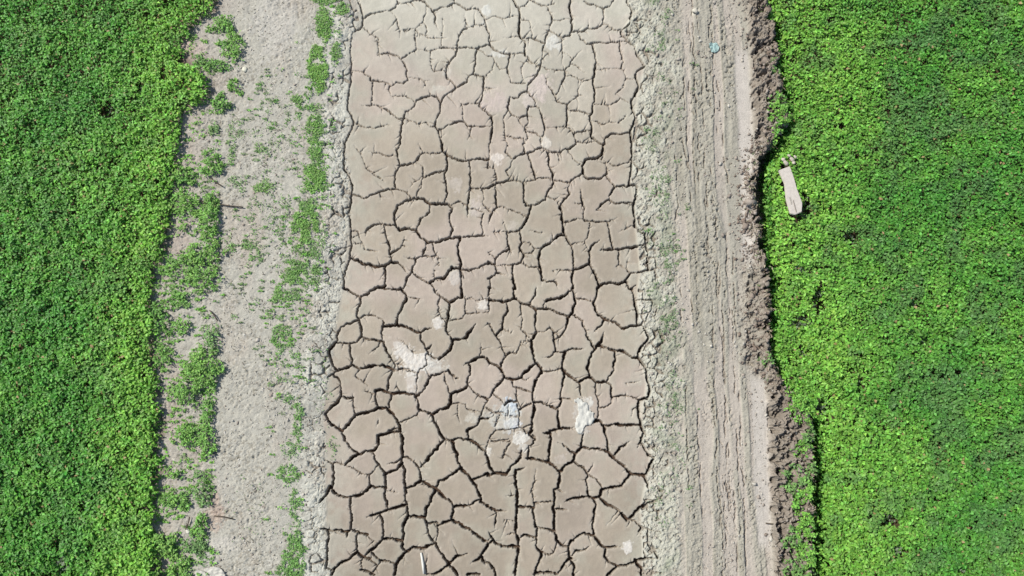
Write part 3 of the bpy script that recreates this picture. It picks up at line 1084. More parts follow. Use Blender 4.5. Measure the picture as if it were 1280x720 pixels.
# ------------------------------------------------------------------ leaves
def leaf_arrays(p, yaw, pitch, roll, Ln, Wd, col, fold=.25, droop=.25):
    n = len(yaw)
    loc = np.zeros((n, 5, 3))
    loc[:, 1] = np.stack([Ln * .5, -Wd / 2, Wd * fold], 1); loc[:, 2] = np.stack([Ln * .5, 0 * Ln, 0 * Ln], 1)
    loc[:, 3] = np.stack([Ln * .5, Wd / 2, Wd * fold], 1); loc[:, 4] = np.stack([Ln, 0 * Ln, -Ln * droop], 1)
    cr, sr = np.cos(roll)[:, None], np.sin(roll)[:, None]
    y = loc[..., 1] * cr - loc[..., 2] * sr; z = loc[..., 1] * sr + loc[..., 2] * cr; x = loc[..., 0]
    cp, sp = np.cos(pitch)[:, None], np.sin(pitch)[:, None]
    x, z = x * cp - z * sp, x * sp + z * cp
    cy, sy = np.cos(yaw)[:, None], np.sin(yaw)[:, None]
    x, y = x * cy - y * sy, x * sy + y * cy
    V = np.stack([x, y, z], -1) + p[:, None, :]
    base = (np.arange(n) * 5)[:, None, None]
    F = (np.array([[0, 2, 1], [1, 2, 4], [0, 3, 2], [2, 3, 4]])[None] + base).reshape(-1, 3)
    return V.reshape(-1, 3), F, np.repeat(col, 5, 0)
def leaf_obj(name, parts, mat, origin=None):
    Vs, Fs, Cs = [], [], []; n = 0
    for v, f, c in parts: Vs.append(v); Fs.append(f + n); Cs.append(c); n += len(v)
    return mesh_obj(name, np.concatenate(Vs), np.concatenate(Fs), mat, np.concatenate(Cs), origin=origin, smooth=False)
def green(n, r, warm, dark=0.0, seed=1):
    """leaf colours; warm 0..1 = yellower"""
    a = np.array([.072, .232, .034]); b = np.array([.190, .388, .056])
    c = a + (b - a) * warm[:, None]
    c = c * np.exp(r.normal(0, .23, (n, 1))) * (1 + r.normal(0, .07, (n, 3)))
    return np.clip(c, .01, .6)

HOLES = [(137,141,11,11,.9),(1064,297,13,8,.8),(1025,372,8,22,1.),(1003,402,17,10,.75),(1006,440,8,6,.6),(1116,652,12,9,.9),(1125,690,10,10,.6),(1145,378,9,7,.7),(1008,258,7,22,.85),(1158,425,8,8,.5),
 (1030,510,9,12,.8),(77,680,7,8,.8),(108,632,6,7,.7),(5,82,6,8,.8),(178,112,6,7,.6),(80,705,9,16,.5),(1180,60,10,10,.35),(1078,480,5,12,.5),(150,205,7,7,.4),(1130,30,12,8,.3),(1205,715,14,6,.5),(1240,20,10,8,.4),(52,112,14,8,.3),(1010,335,22,5,.5)]
GAPS_L = [(237,58,12,12),(236,75,10,9),(235,150,9,11),(240,172,5,10),(240,207,12,6),(245,185,3,6)]
def hole(u, v):
    h = np.zeros_like(u)
    for a, b, ru, rv, s in HOLES:
        q = np.hypot((u - a) / ru, (v - b) / rv) + .3 * vn(u / 5, v / 5, 7)
        h = np.maximum(h, .85 * s * (1 - sstep(q, .6, 1.15)))
    return h
def field_leaves(n, u0, u1, v0, v1, side, r):
    u = r.uniform(u0, u1, n); v = r.uniform(v0, v1, n)
    ragged = 7 * fbm(u / 16, v / 16, 3, 101) + 9 * fbm(u / 5, v / 5, 3, 102)
    if side == 'L':
        e = LF(v) + ragged - u
        for a, b, ru, rv in GAPS_L: e = np.minimum(e, (np.hypot((u - a) / ru, (v - b) / rv) - 1 + .3 * vn(u / 4, v / 4, 3)) * min(ru, rv))
    else: e = u - RF(v) - 2 + ragged * .8
    keep = (e > 0) | ((e > -10) & (r.random(n) < .10))
    keep &= fbm(u / 5, v / 5, 2, 104) > -.5
    if side == 'R':
        ax = np.array([980., 208.]); bx = np.array([995., 268.]); d_ = bx - ax; tt = np.clip(((u - ax[0]) * d_[0] + (v - ax[1]) * d_[1]) / (d_ @ d_), 0, 1)
        keep &= np.hypot(u - ax[0] - tt * d_[0], v - ax[1] - tt * d_[1]) > 6.5 + 1.5 * tt
    h = hole(u, v); keep &= r.random(n) > h * .85
    u, v, e, h = u[keep], v[keep], e[keep], h[keep]; n = len(u)
    plant = fbm(u / 11, v / 11, 2, 111); lump = fbm(u / 45, v / 45, 3, 112)
    H = (.25 + .068 * plant + .05 * lump) * (1 - .88 * h) * (.30 + .55 * sstep(e, -3, 2) + .15 * sstep(e, 0, 9))
    depth = r.exponential(.042, n); depth = np.minimum(depth, H * .85)
    g = .01 if side == 'L' else -.10
    z = g + H - depth
    x, y = W(u, v, 0.0)
    # the plan above is at ground level; the canopy stands over it
    x, y = W(u, v, 0.15)
    if side == 'L': warm = .22 + .62 * (1 - sstep(e, 10, 100))
    else: warm = .20 + .66 * (1 - sstep(e, 10, 170))
    if side == 'R': warm = warm + .5 * np.exp(-((u - 975) / 16) ** 2 - ((v - 270) / 70) ** 2)
    warm = np.clip(warm + .35 * fbm(u / 50, v / 50, 3, 121) + .15 * vn(u / 9, v / 9, 122), 0, 1)
    col = green(n, r, warm)
    gy = (sstep(fbm(u / 26, v / 26, 4, 123) + (.18 if side == 'R' else 0) * sstep(e, 90, 200), .10, .55) * (.55 if side == 'R' else .35))[:, None]; col = col * (1 - gy) + np.array([.085, .165, .062]) * gy
    hh = (h > .35)[:, None] & (r.random((n, 1)) < .5); col = np.where(hh, np.array([.15, .19, .12]) * (1 + .2 * r.normal(size=(n, 1))), col)
    dead = (r.random(n) < .010); col[dead] = [.30, .22, .10]
    L = r.uniform(.033, .066, n) * (1 + .2 * plant); Wd = L * r.uniform(.5, .78, n)
    return leaf_arrays(np.stack([x, y, z], 1), r.uniform(0, 2 * math.pi, n), r.normal(.10, .36, n), r.normal(0, .36, n), L, Wd, np.clip(col, .01, .7))
r1 = np.random.default_rng(3)
AREA_L = 400 * 900; AREA_R = 430 * 900; DENS = .54
parts = [field_leaves(int(AREA_L * DENS), -120, 280, -90, 810, 'L', r1)]
o = leaf_obj('crop_field', parts, M_LEAF)
tag(o, 'dense low green leafy crop filling the left side of the view', 'crop', kind='stuff')
parts = [field_leaves(int(AREA_R * DENS), 960, 1390, -90, 810, 'R', r1)]
nw = 9000; vw = r1.uniform(-90, 810, nw); uw_ = RF(vw) + r1.uniform(-7, 5, nw); zw = r1.uniform(-.42, .0, nw)
xw, yw = W(uw_, vw, 0.0); cw_ = green(nw, r1, r1.uniform(0, .6, nw)) * .8; Lw = r1.uniform(.035, .07, nw)  # leaves down the ditch wall, shade painted in as a darker green
parts.append(leaf_arrays(np.stack([xw, yw, zw], 1), r1.uniform(0, 6.28, nw), r1.normal(-.2, .5, nw), r1.normal(0, .5, nw), Lw, Lw * .6, cw_))
o = leaf_obj('crop_field', parts, M_LEAF)
tag(o, 'dense low green leafy crop filling the right side beyond the ditch', 'crop', kind='stuff')

# ------------------------------------------------------------------ weeds on the banks
def clump(name, cu_, cv_, ru, rv, n, hgt, warm, lab_, cat='weed', group=None, kind=None, ls=(.025, .052), dull=0.0, grassy=False, mat=None, side='L'):
    r = np.random.default_rng(int(cu_ * 7 + cv_ * 13))
    a = r.uniform(0, 2 * math.pi, n); q = np.sqrt(r.random(n))
    u = cu_ + ru * q * np.cos(a); v = cv_ + rv * q * np.sin(a)
    q = q * 1.25; u = cu_ + ru * q * np.cos(a); v = cv_ + rv * q * np.sin(a)
    edge = .80 + 1.25 * fbm(u / 8 + cu_, v / 8, 4, 131, .7)
    k = (q < edge) & (vn(u / 3.0, v / 3.0, 133) > -.3); u, v, q = u[k], v[k], np.minimum(q[k], 1); n = len(u)
    g = ground_z(u, v); H = hgt * 1.15 * (1 - .6 * q ** 2) * (1 + .6 * fbm(u / 7, v / 7, 2, 132))
    z = g + np.maximum(.006, H * (1 - r.exponential(.28, n)))
    x, y = W(u, v, .03)
    col = green(n, r, np.clip(warm + .3 * r.normal(size=n) * .5, 0, 1))
    col = col * (1 - dull) + np.array([.17, .20, .12]) * dull
    if grassy: L = r.uniform(*ls, n); Wd = L * .22; pit = r.uniform(.15, 1.0, n)
    else: L = r.uniform(*ls, n); Wd = L * r.uniform(.45, .75, n); pit = r.normal(.15, .4, n)
    V, F, Cc = leaf_arrays(np.stack([x, y, z], 1), r.uniform(0, 2 * math.pi, n), pit, r.normal(0, .4, n), L, Wd, np.clip(col, .01, .6))
    org = P3(cu_, cv_, float(ground_z(np.array([cu_]), np.array([cv_]))[0]))
    o = mesh_obj(name, V, F, mat or M_WEED, Cc, smooth=False, origin=org)
    return tag(o, lab_, cat, group, kind)
G1 = 'weed clumps on the bare strip beside the left field'
CL = [
 (281,35,13,11,420,.10,.55,'small round green weed clump nearest the top-left corner of the pale bank'),
 (296,60,9,20,420,.09,.6,'upright green weed clump near the top of the left bank, above the pale stone'),
 (283,62,8,7,120,.07,.5,'tiny green weed left of the tall clump above the pale stone'),
 (272,84,19,7,260,.06,.4,'thin sprawling weed patch just left of the pale stone'),
 (252,80,12,6,140,.05,.3,'dull weed tuft linking the field edge with the sprawling patch near the stone'),
 (297,112,7,9,180,.07,.5,'small green weed just below the pale stone on the left bank'),
 (279,131,10,11,330,.10,.4,'bushy dark green weed clump below the pale stone near the field bulge'),
 (272,164,7,7,110,.06,.2,'small dull weed alone beside the narrow bare notch in the left field'),
 (267,210,11,14,480,.12,.5,'round green weed clump in front of the left field, above the twiggy litter'),
 (231,222,16,12,520,.10,.6,'leafy weed patch hugging the left field edge a third of the way down'),
 (235,262,19,25,1150,.11,.65,'broad yellow-green weed patch on bare soil beside the left field'),
 (266,275,11,26,800,.13,.6,'tall narrow weed clump along the outer edge below the twiggy litter'),
 (258,318,20,13,760,.12,.65,'upper lobe of leafy weeds ringing a small bare spot on the left bank'),
 (222,335,20,14,560,.09,.5,'left lobe of leafy weeds ringing a small bare spot by the field'),
 (254,350,24,15,900,.12,.6,'lower lobe of leafy weeds ringing a small bare spot on the left bank'),
 (228,372,12,13,330,.08,.5,'green weed patch just under the ring of leafy weeds'),
 (203,398,14,22,560,.12,.4,'dark green weed clump close to the left field at mid height'),
 (231,408,11,9,260,.10,.6,'small bright weed clump standing alone on bare soil at mid height'),
 (270,420,9,20,360,.09,.3,'narrow dark green weed strip right of the lone bright clump'),
 (207,445,12,18,420,.10,.5,'weed clump against the left field above the long bare gap'),
 (257,462,19,22,1150,.15,.65,'large bright green weed clump, the fullest one on the left bank'),
 (236,490,17,17,700,.13,.6,'bright green weed clump joined to the lower left of the fullest clump'),
 (236,542,14,14,520,.10,.6,'bright green weed clump beside the long bare gap at the field edge'),
 (263,515,7,22,280,.09,.4,'thin upright line of green weeds below the fullest clump'),
 (262,552,9,20,480,.10,.5,'upright green weed strip right of the bare gap at the field edge'),
 (222,592,8,6,120,.07,.5,'tiny two-leaved reddish green weed on bare soil low on the left'),
 (219,625,19,10,460,.09,.55,'sprawling green weed low on the left bank, above the soil hollow'),
 (256,612,10,20,360,.08,.3,'dull upright weed strip low on the left bank'),
 (254,655,10,13,320,.09,.5,'green weed tuft beside the white chip near the soil hollow'),
 (206,676,18,13,800,.12,.7,'bright green weed patch just below the dark soil hollow'),
 (232,708,17,14,720,.11,.6,'green weed patch at the bottom edge left of the plastic sheet'),
 (245,682,14,8,240,.08,.2,'dull ragged weed between the soil hollow and the plastic sheet'),
]
for (a, b, ru, rv, n, h, wm, lb) in CL:
    clump('weed_clump', a, b, ru * 1.22, rv * 1.18, int(n * 2.7), h, wm + .1, lb, group=G1, dull=.26 if wm > .35 else .5)
G2 = 'weed clumps on the broken ridge of the right bank'
CR = [
 (972,88,12,9,260,.09,.4,'thin weed tuft on the crumbly ridge near the top of the right bank'),
 (966,128,9,7,160,.07,.3,'small weed on the crumbly ridge above the leafy wedge'),
 (970,142,13,14,700,.14,.6,'upper half of the leafy green wedge between ridge and right field'),
 (976,172,14,20,1100,.16,.55,'lower half of the leafy green wedge above the concrete slab'),
 (1003,498,18,22,1300,.15,.6,'leafy green weeds above the grey clump where the ditch bends'),
 (1010,545,10,12,300,.08,.4,'thin weeds at the brow of the ditch below the bend'),
 (1000,562,9,9,180,.07,.5,'small weed on the dark crumbly soil left of the ditch'),
 (1009,590,12,8,260,.09,.4,'sparse yellowish weed tuft on the brow beside the ditch shadow'),
 (988,604,12,8,300,.09,.4,'low dull weed among dark clods at the lower right bank'),
 (1010,612,13,12,620,.12,.65,'bright weed clump beside the ditch shadow, above the dark cleft'),
 (1002,652,10,18,620,.13,.7,'upright bright weed strip left of the dark cleft'),
 (1006,690,13,20,900,.13,.6,'leafy weed clump at the lower right, below the dark cleft'),
 (1000,722,20,10,420,.10,.3,'pale wilting weeds at the bottom edge beside the ditch'),
 (992,628,9,10,300,.10,.5,'leafy weed tuft left of the upright bright strip on the lower right bank'),
 (987,672,9,14,320,.08,.35,'dull weeds growing on dark clods left of the dark cleft'),
 (990,708,11,11,360,.09,.45,'ragged weed clump among dark clods near the bottom edge'),
 (985,590,8,7,160,.07,.3,'little dull weed on the crumbly soil left of the ditch bend'),
 (955,452,8,8,140,.07,.3,'small olive weed at the edge of the right track'),
]
for (a, b, ru, rv, n, h, wm, lb) in CR:
    clump('weed_clump', a, b, ru * 1.25, rv * 1.25, int(n * 2.5), h, wm, lb, group=G2, dull=.08 if wm > .45 else .4)
# creeping grass on the pale left bank
GR = [(408,2,17,8,.7),(407,32,10,24,.75),(431,14,9,14,.6),(399,88,12,32,.95),(419,70,8,20,.6),(425,45,5,18,.3),(373,128,9,9,.6),(393,138,14,14,.45),(395,170,11,28,.7),(366,160,8,12,.45),(396,198,12,12,.6),(396,225,16,18,.85),(408,245,10,20,.3),(384,262,18,14,.6),(382,285,18,22,.85),
 (398,300,14,30,.3),(360,250,10,8,.3),(370,345,20,12,.65),(380,335,24,30,.45),(350,372,10,14,.6),(372,372,16,16,.4),(395,340,10,26,.4),(355,422,14,18,.75),(350,395,16,10,.35),(362,450,16,14,.4),(350,475,12,12,.3),(361,500,10,14,.4),(374,525,9,30,.6),(366,560,12,14,.4),(362,593,15,13,.85),(372,635,9,34,.6),(367,672,12,14,.65),(370,700,15,30,.85),(362,716,14,16,.6),
 (330,187,10,8,.45),(332,235,14,9,.7),(292,190,6,20,.5),(300,165,14,20,.2),(312,310,7,9,.6),(320,320,16,20,.28),(300,230,16,10,.25),(345,160,40,70,.10),(340,260,45,50,.12),(400,480,20,60,.10),(292,310,7,16,.4),(325,640,60,60,.03),(258,690,16,18,.3),(415,560,12,16,.35),(832,18,8,10,.35),(816,5,10,10,.2),(822,50,12,26,.25),(828,110,12,30,.2),(812,170,12,20,.3),(826,240,14,40,.25),(832,330,14,30,.3),(835,400,14,40,.3),(840,500,16,40,.25),(848,560,18,50,.1),(826,620,16,50,.08),(945,250,8,40,.1)]
r2 = np.random.default_rng(9); gp_ = []
for (a, b, ru, rv, dn) in GR:
    n = int(ru * rv * math.pi * dn * (.7 if b > 400 else 1.) * (2.0 if (b < 300 and dn >= .6 and a > 355) else 1.35)); ang = r2.uniform(0, 2 * math.pi, n); q = r2.random(n) ** .6
    u = a + ru * q * np.cos(ang); v = b + rv * q * np.sin(ang)
    k = (vn(u / 4.5, v / 4.5, 141) > -.05 - dn * .45) & (q < .62 + .45 * dn + .8 * fbm(u / 8, v / 8, 3, 143)) & (fbm(u / 10, v / 10, 2, 142) > -.25 - .5 * dn); u, v = u[k], v[k]; n = len(u)
    if not n: continue
    x, y = W(u, v, .0); z = ground_z(u, v) + r2.uniform(.0, .02, n)
    wm = np.clip(.35 + .6 * dn + .2 * r2.normal(size=n), 0, 1); dull = .6 - .35 * min(1, dn)
    if a > 800: dull = .75; wm = wm * .3
    if b > 400 and dn < .9: wm = wm * .6
    col = green(n, r2, wm) * (1 - dull) + np.array([.20, .24, .15]) * dull
    gp_.append(leaf_arrays(np.stack([x, y, z], 1), r2.uniform(0, 6.28, n), r2.uniform(.05, .9, n), r2.normal(0, .5, n), r2.uniform(.02, .05, n), r2.uniform(.008, .02, n), np.clip(col, .01, .6)))
def tufts(n, uf, wm0, dull0, szs):
    u, v = uf(n); n = len(u); k = r2.integers(5, 15, n); i = np.repeat(np.arange(n), k); m = len(i)
    rad = r2.uniform(1.2, 4.2, n)[i]; an = r2.uniform(0, 6.28, m); q = np.sqrt(r2.random(m))
    uu = u[i] + rad * q * np.cos(an); vv = v[i] + rad * q * np.sin(an); x, y = W(uu, vv); z = ground_z(uu, vv) + r2.uniform(.004, .03, m) * (1 - .5 * q)
    col = green(m, r2, np.clip(wm0 + .2 * r2.normal(size=m), 0, 1)); d = np.clip(dull0 + .3 * r2.normal(size=n), 0, .9)[i][:, None]
    col = col * (1 - d) + np.array([.17, .19, .12]) * d
    return leaf_arrays(np.stack([x, y, z], 1), an + r2.normal(0, .5, m), r2.uniform(0, .7, m), r2.normal(0, .4, m), r2.uniform(*szs, m), r2.uniform(.010, .020, m), np.clip(col, .01, .6))
def uf_t1(n):
    u = r2.uniform(252, 420, n); v = r2.uniform(90, 480, n); k = (u > LF(v) + 12) & (u < BL(v) - 12) & (fbm(u / 22, v / 30, 3, 171) > -.12 + .2 * (v > 400)); return u[k], v[k]
def uf_t2(n):
    c = plv([(410,0),(404,60),(398,120),(394,200),(392,260),(380,330),(362,400),(358,470),(370,540),(368,620),(368,720)])
    v = r2.uniform(0, 720, n); u = c(v) + r2.normal(0, 15, n); k = (u < BL(v) - 8) & (r2.random(n) > .65 * sstep(v, 380, 520)) & (fbm(u / 12, v / 16, 3, 174) > -.12); return u[k], v[k]
def uf_t3(n):
    v = r2.uniform(-40, 760, n); u = BR(v) + 8 + r2.uniform(0, 60, n); k = (fbm(u / 18, v / 26, 3, 172) > .08) & (r2.random(n) > .6 * (v > 420)); return u[k], v[k]
def uf_t4(n):
    v = r2.uniform(0, 720, n); u = LF(v) + r2.uniform(2, 75, n); k = (u < 278) & (fbm(u / 14, v / 14, 3, 173) > -.05); return u[k], v[k]
gp_ += [tufts(620, uf_t1, .3, .5, (.02, .045)), tufts(700, uf_t2, .6, .25, (.02, .045)), tufts(420, uf_t3, .1, .65, (.015, .035)), tufts(1300, uf_t4, .7, .15, (.025, .05))]
o = leaf_obj('creeping_grass', gp_, M_WEED)
tag(o, 'thin patchy creeping grass in a broken line along the pale left bank', 'grass', kind='stuff')

# dry litter: bits of straw on the bank
n = 5200; u = r2.uniform(255, 430, n); v = r2.uniform(-60, 780, n)
k = (u < BL(v) - 2) & (u > LF(v) + 4) & (fbm(u / 25, v / 40, 3, 151) + .35 * (np.abs(v - 300) < 140) > .02); u, v = u[k], v[k]; n = len(u)
x, y = W(u, v); base = np.where(r2.random((n, 1)) < .5, lin([222, 214, 196])[None], np.where(r2.random((n, 1)) < .5, lin([120, 118, 96])[None], lin([96, 82, 66])[None]))
o = leaf_obj('plant_litter', [leaf_arrays(np.stack([x, y, ground_z(u, v) + .008], 1), r2.uniform(0, 6.28, n), r2.normal(.05, .25, n), r2.normal(0, .4, n), r2.uniform(.025, .085, n), r2.uniform(.005, .012, n), base)], M_CLOD)
tag(o, 'scattered dry straw and leaf bits over the left bank', 'litter', kind='stuff')

n = 5200; v = r2.uniform(-60, 780, n); u = FR(v) + r2.normal(1, 8, n); k = fbm(u / 9, v / 9, 3, 155) > -.15; u, v = u[k], v[k]; n = len(u); x, y = W(u, v)
base = np.array([lin([150, 134, 112]), lin([96, 86, 66]), lin([110, 130, 80]), lin([190, 176, 150])])[r2.integers(0, 4, n)]
o = leaf_obj('plant_litter', [leaf_arrays(np.stack([x, y, ground_z(u, v) + r2.uniform(.005, .07, n)], 1), r2.uniform(0, 6.28, n), r2.normal(.2, .5, n), r2.normal(0, .5, n), r2.uniform(.03, .085, n), r2.uniform(.006, .022, n), base)], M_CLOD)
tag(o, 'dead leaves and roots along the brow of the ditch by the right field', 'litter', kind='stuff')
# ------------------------------------------------------------------ clods and pebbles
import bmesh
def rock_mesh(seed, rough=.35, sub_=2):
    bm = bmesh.new(); bmesh.ops.create_icosphere(bm, subdivisions=sub_, radius=1)
    V = np.array([v.co[:] for v in bm.verts]); F = np.array([[v.index for v in f.verts] for f in bm.faces]); bm.free()
    r = np.random.default_rng(seed)
    d = np.zeros(len(V))
    for _ in range(7):
        n = r.normal(size=3); n /= np.linalg.norm(n); h = V @ n; d += -np.maximum(h - r.uniform(.45, .8), 0) * .8
    o1 = r.uniform(0, 50, 3)
    d += rough * .5 * (fbm(V[:, 0] * 2 + o1[0], V[:, 1] * 2 + V[:, 2] * 1.7 + o1[1], 3, seed))
    V = V * (1 + d)[:, None]; V[:, 2] *= .62
    return V, F
RM = [rock_mesh(s) for s in range(8)]
# uncountable crumbs
def crumbs(n, ufun, size, cset, name, lb, r):
    u, v = ufun(n); n = len(u); x, y = W(u, v); z = ground_z(u, v)
    v0, f0 = rock_mesh(77, .4, 1); k = len(v0)
    s = size * np.exp(r.normal(0, .45, n)); yaw = r.uniform(0, 6.28, n)
    c, sn = np.cos(yaw), np.sin(yaw); sx = s * r.uniform(.7, 1.4, n); sy = s * r.uniform(.7, 1.2, n)
    px = v0[None, :, 0] * sx[:, None]; py = v0[None, :, 1] * sy[:, None]
    Vx = px * c[:, None] - py * sn[:, None] + x[:, None]; Vy = px * sn[:, None] + py * c[:, None] + y[:, None]; Vz = v0[None, :, 2] * s[:, None] + (z + s * .15)[:, None]
    F = (f0[None] + (np.arange(n) * k)[:, None, None]).reshape(-1, 3)
    col = cset[r.integers(0, len(cset), n)] * np.exp(r.normal(0, .1, (n, 1)))
    o = mesh_obj(name, np.stack([Vx, Vy, Vz], -1).reshape(-1, 3), F, M_CLOD, np.repeat(np.clip(col, 0, .85), k, 0), smooth=False)
    tag(o, lb, 'crumbs', kind='stuff')
def uf_left(n):
    u = r2.uniform(200, 440, n); v = r2.uniform(-80, 800, n); k = (u < BL(v) - 1) & (u > LF(v)) & (fbm(u / 20, v / 30, 3, 161) > -.25 * (v > 420) - .0); return u[k], v[k]
def uf_right(n):
    u = r2.uniform(785, 1000, n); v = r2.uniform(-80, 800, n); k = (u > BR(v) + 1) & (u < FR(v)) & (fbm(u / 12, v / 60, 3, 162) > -.05); return u[k], v[k]
def uf_ridge(n):
    v = r2.uniform(-80, 800, n); u = FR(v) - np.abs(r2.normal(0, 16, n)) + 2; k = (fbm(u / 12, v / 12, 3, 163) > -.25); return u[k], v[k]
crumbs(5200, uf_left, .010, np.array([lin([204, 196, 182]), lin([218, 214, 202]), lin([178, 164, 150])]), 'soil_crumbs', 'pale crumbs of dry soil strewn over the left bank', r2)
crumbs(8500, uf_right, .012, np.array([lin([190, 182, 168]), lin([206, 200, 186]), lin([172, 160, 146])]), 'soil_crumbs', 'pale crumbs of dry soil strewn over the rutted right bank', r2)
crumbs(5200, uf_ridge, .020, np.array([lin([158, 144, 130]), lin([142, 126, 112]), lin([176, 164, 150])]), 'soil_crumbs', 'brown crumbled soil heaped along the brow of the right bank', r2)
# clods one can tell apart
rc = np.random.default_rng(21); placed = []
def place_clod(u, v, s, c, lb, group=None, name='earth_clod', cat='clod', sink=.15, flat=1.0):
    V, F = RM[int(rc.integers(0, 8))]; a = rc.uniform(0, 6.28)
    R = np.array([[math.cos(a), -math.sin(a), 0], [math.sin(a), math.cos(a), 0], [0, 0, 1]])
    z = float(ground_z(np.array([u]), np.array([v]))[0]); x, y = W(u, v)
    Vp = (V * np.array([s * rc.uniform(.85, 1.25), s * rc.uniform(.8, 1.1), s * flat])) @ R.T
    col = np.tile(lin(c) * rc.uniform(.9, 1.1), (len(V), 1))
    o = mesh_obj(name, Vp, F, M_CLOD, col, smooth=False); o.location = (float(x), float(y), z + s * .62 * flat * (1 - sink) * .5)
    return tag(o, lb, cat, group)
tries = 0
while len(placed) < 70 and tries < 4000:
    tries += 1
    v = rc.uniform(6, 714); f = float(FR(v)); wd = 11 if v < 330 else 26 if v < 480 else 46
    u = f - rc.uniform(1, wd)
    if v < 330 and u < 938: continue
    if any(math.hypot(u - a, v - b) < 7.5 for a, b in placed): continue
    placed.append((u, v))
    s = rc.uniform(.028, .060)
    word = 'small' if s < .038 else 'medium' if s < .05 else 'large'
    place_clod(u, v, s, [160, 149, 134], f"{word} brown earth clod on the right bank's crumbly brow, {u / 12.8:.0f}% across, {v / 7.2:.0f}% down", 'earth clods along the brow of the right bank')
place_clod(309, 90, .055, [226, 222, 200], 'round pale cream stone on the upper left bank', None, 'stone', 'stone', flat=.7)
place_clod(867, 18, .060, [214, 208, 190], 'pale angular clod near the top of the right bank', None, 'earth_clod', 'clod')
place_clod(874, 54, .030, [216, 210, 194], 'small pale clod above and left of the blue-green scrap', None, 'earth_clod', 'clod')
place_clod(238, 664, .045, [226, 224, 206], 'white angular chip beside the dark soil hollow', None, 'stone', 'stone', flat=.6)
place_clod(225, 668, .045, [176, 166, 158], 'grey clod lying in the dark soil hollow low on the left', None, 'earth_clod', 'clod')
for (a, b, s) in ((301, 574, .022), (284, 541, .02), (331, 486, .018), (315, 641, .022), (320, 610, .016), (340, 545, .02)):
    place_clod(a, b, s, [222, 216, 202], f"tiny pale pebble on the lower left bank, {a / 12.8:.0f}% across, {b / 7.2:.0f}% down", 'pale pebbles on the lower left bank', 'pebble', 'pebble')
place_clod(1031, 508, .10, [138, 128, 128], 'grey rubbly lump half buried in leaves where the right ditch bends', None, 'rubble_lump', 'rubble')

# ------------------------------------------------------------------ concrete slab leaning in the weeds
M_CONC = flat_mat('weathered_concrete', [222, 212, 198], rough=.85, grain=.1, scale=25)
def prism(name, outline, thick, mat, loc, tilt=(0, 0), bev=.008, parent=None):
    bm = bmesh.new(); vs_ = [bm.verts.new((p[0], p[1], 0)) for p in outline]; f = bm.faces.new(vs_)
    if f.normal.z < 0: f.normal_flip()
    e = bmesh.ops.extrude_face_region(bm, geom=[f]); bmesh.ops.translate(bm, vec=(0, 0, thick), verts=[q for q in e['geom'] if isinstance(q, bmesh.types.BMVert)])
    bmesh.ops.recalc_face_normals(bm, faces=bm.faces)
    if bev: bmesh.ops.bevel(bm, geom=list(bm.edges), offset=bev, segments=2, affect='EDGES')
    me = bpy.data.meshes.new(name); bm.to_mesh(me); bm.free(); me.materials.append(mat)
    o = bpy.data.objects.new(name, me); C.objects.link(o); o.location = loc; o.rotation_euler = (tilt[0], tilt[1], 0)
    if parent: o.parent = parent
    return o
def outl(pts, cu_, cv_, z=0):
    x0, y0 = W(cu_, cv_, z); r = []
    for a, b in pts: x, y = W(a, b, z); r.append((float(x - x0), float(y - y0)))
    return r
ZS = .15
slab_px = [(940 + a * 100 / 720, 190 + b * 100 / 720) for a, b in [(232, 172), (338, 130), (372, 235), (396, 330), (444, 468), (436, 548), (372, 576), (330, 566), (296, 440), (284, 290)]]
o = prism('concrete_slab', outl(slab_px, 987, 238, ZS), .045, M_CONC, P3(987, 238, ZS), (math.radians(-3), math.radians(6)), .008)
tag(o, 'pale pinkish elongated concrete slab lying in weeds at the right field edge', 'slab')
jt = prism('joint_strip', outl([(940 + a * 100 / 720, 190 + b * 100 / 720) for a, b in [(352, 446), (360, 444), (388, 552), (378, 556)]], 987, 238, ZS), .004, flat_mat('dark_joint', [160, 150, 138]), (0, 0, .046), bev=0, parent=o)
ns = prism('notch', outl([(940 + a * 100 / 720, 190 + b * 100 / 720) for a, b in [(318, 420), (334, 418), (346, 480), (336, 484)]], 987, 238, ZS), .004, flat_mat('dark_stain', [186, 178, 164]), (0, 0, .046), bev=0, parent=o)
# broken head of the slab
for (a, b, s) in ((978, 210, .050), (984, 206, .042), (975, 204, .038), (988, 203, .03), (981, 201, .03)):
    pass
hd = bpy.data.objects.new('rubble_heap', None); C.objects.link(hd); hd.location = P3(981, 206, .10)
tag(hd, 'little heap of pale broken rubble at the top end of the concrete slab', 'rubble')
for (a, b, s, zz) in ((977, 209, .050, 0), (984, 205, .045, .02), (974, 204, .035, .0), (988, 202, .032, .02), (980, 201, .034, .03), (986, 209, .03, .03)):
    V, F = RM[int(rc.integers(0, 8))]; x, y = W(a, b)
    q = mesh_obj('rubble_piece', V * s, F, M_CLOD, np.tile(lin([206, 196, 178]), (len(V), 1)), smooth=False, parent=hd)
    q.location = (float(x) - hd.location.x, float(y) - hd.location.y, .08 + zz)

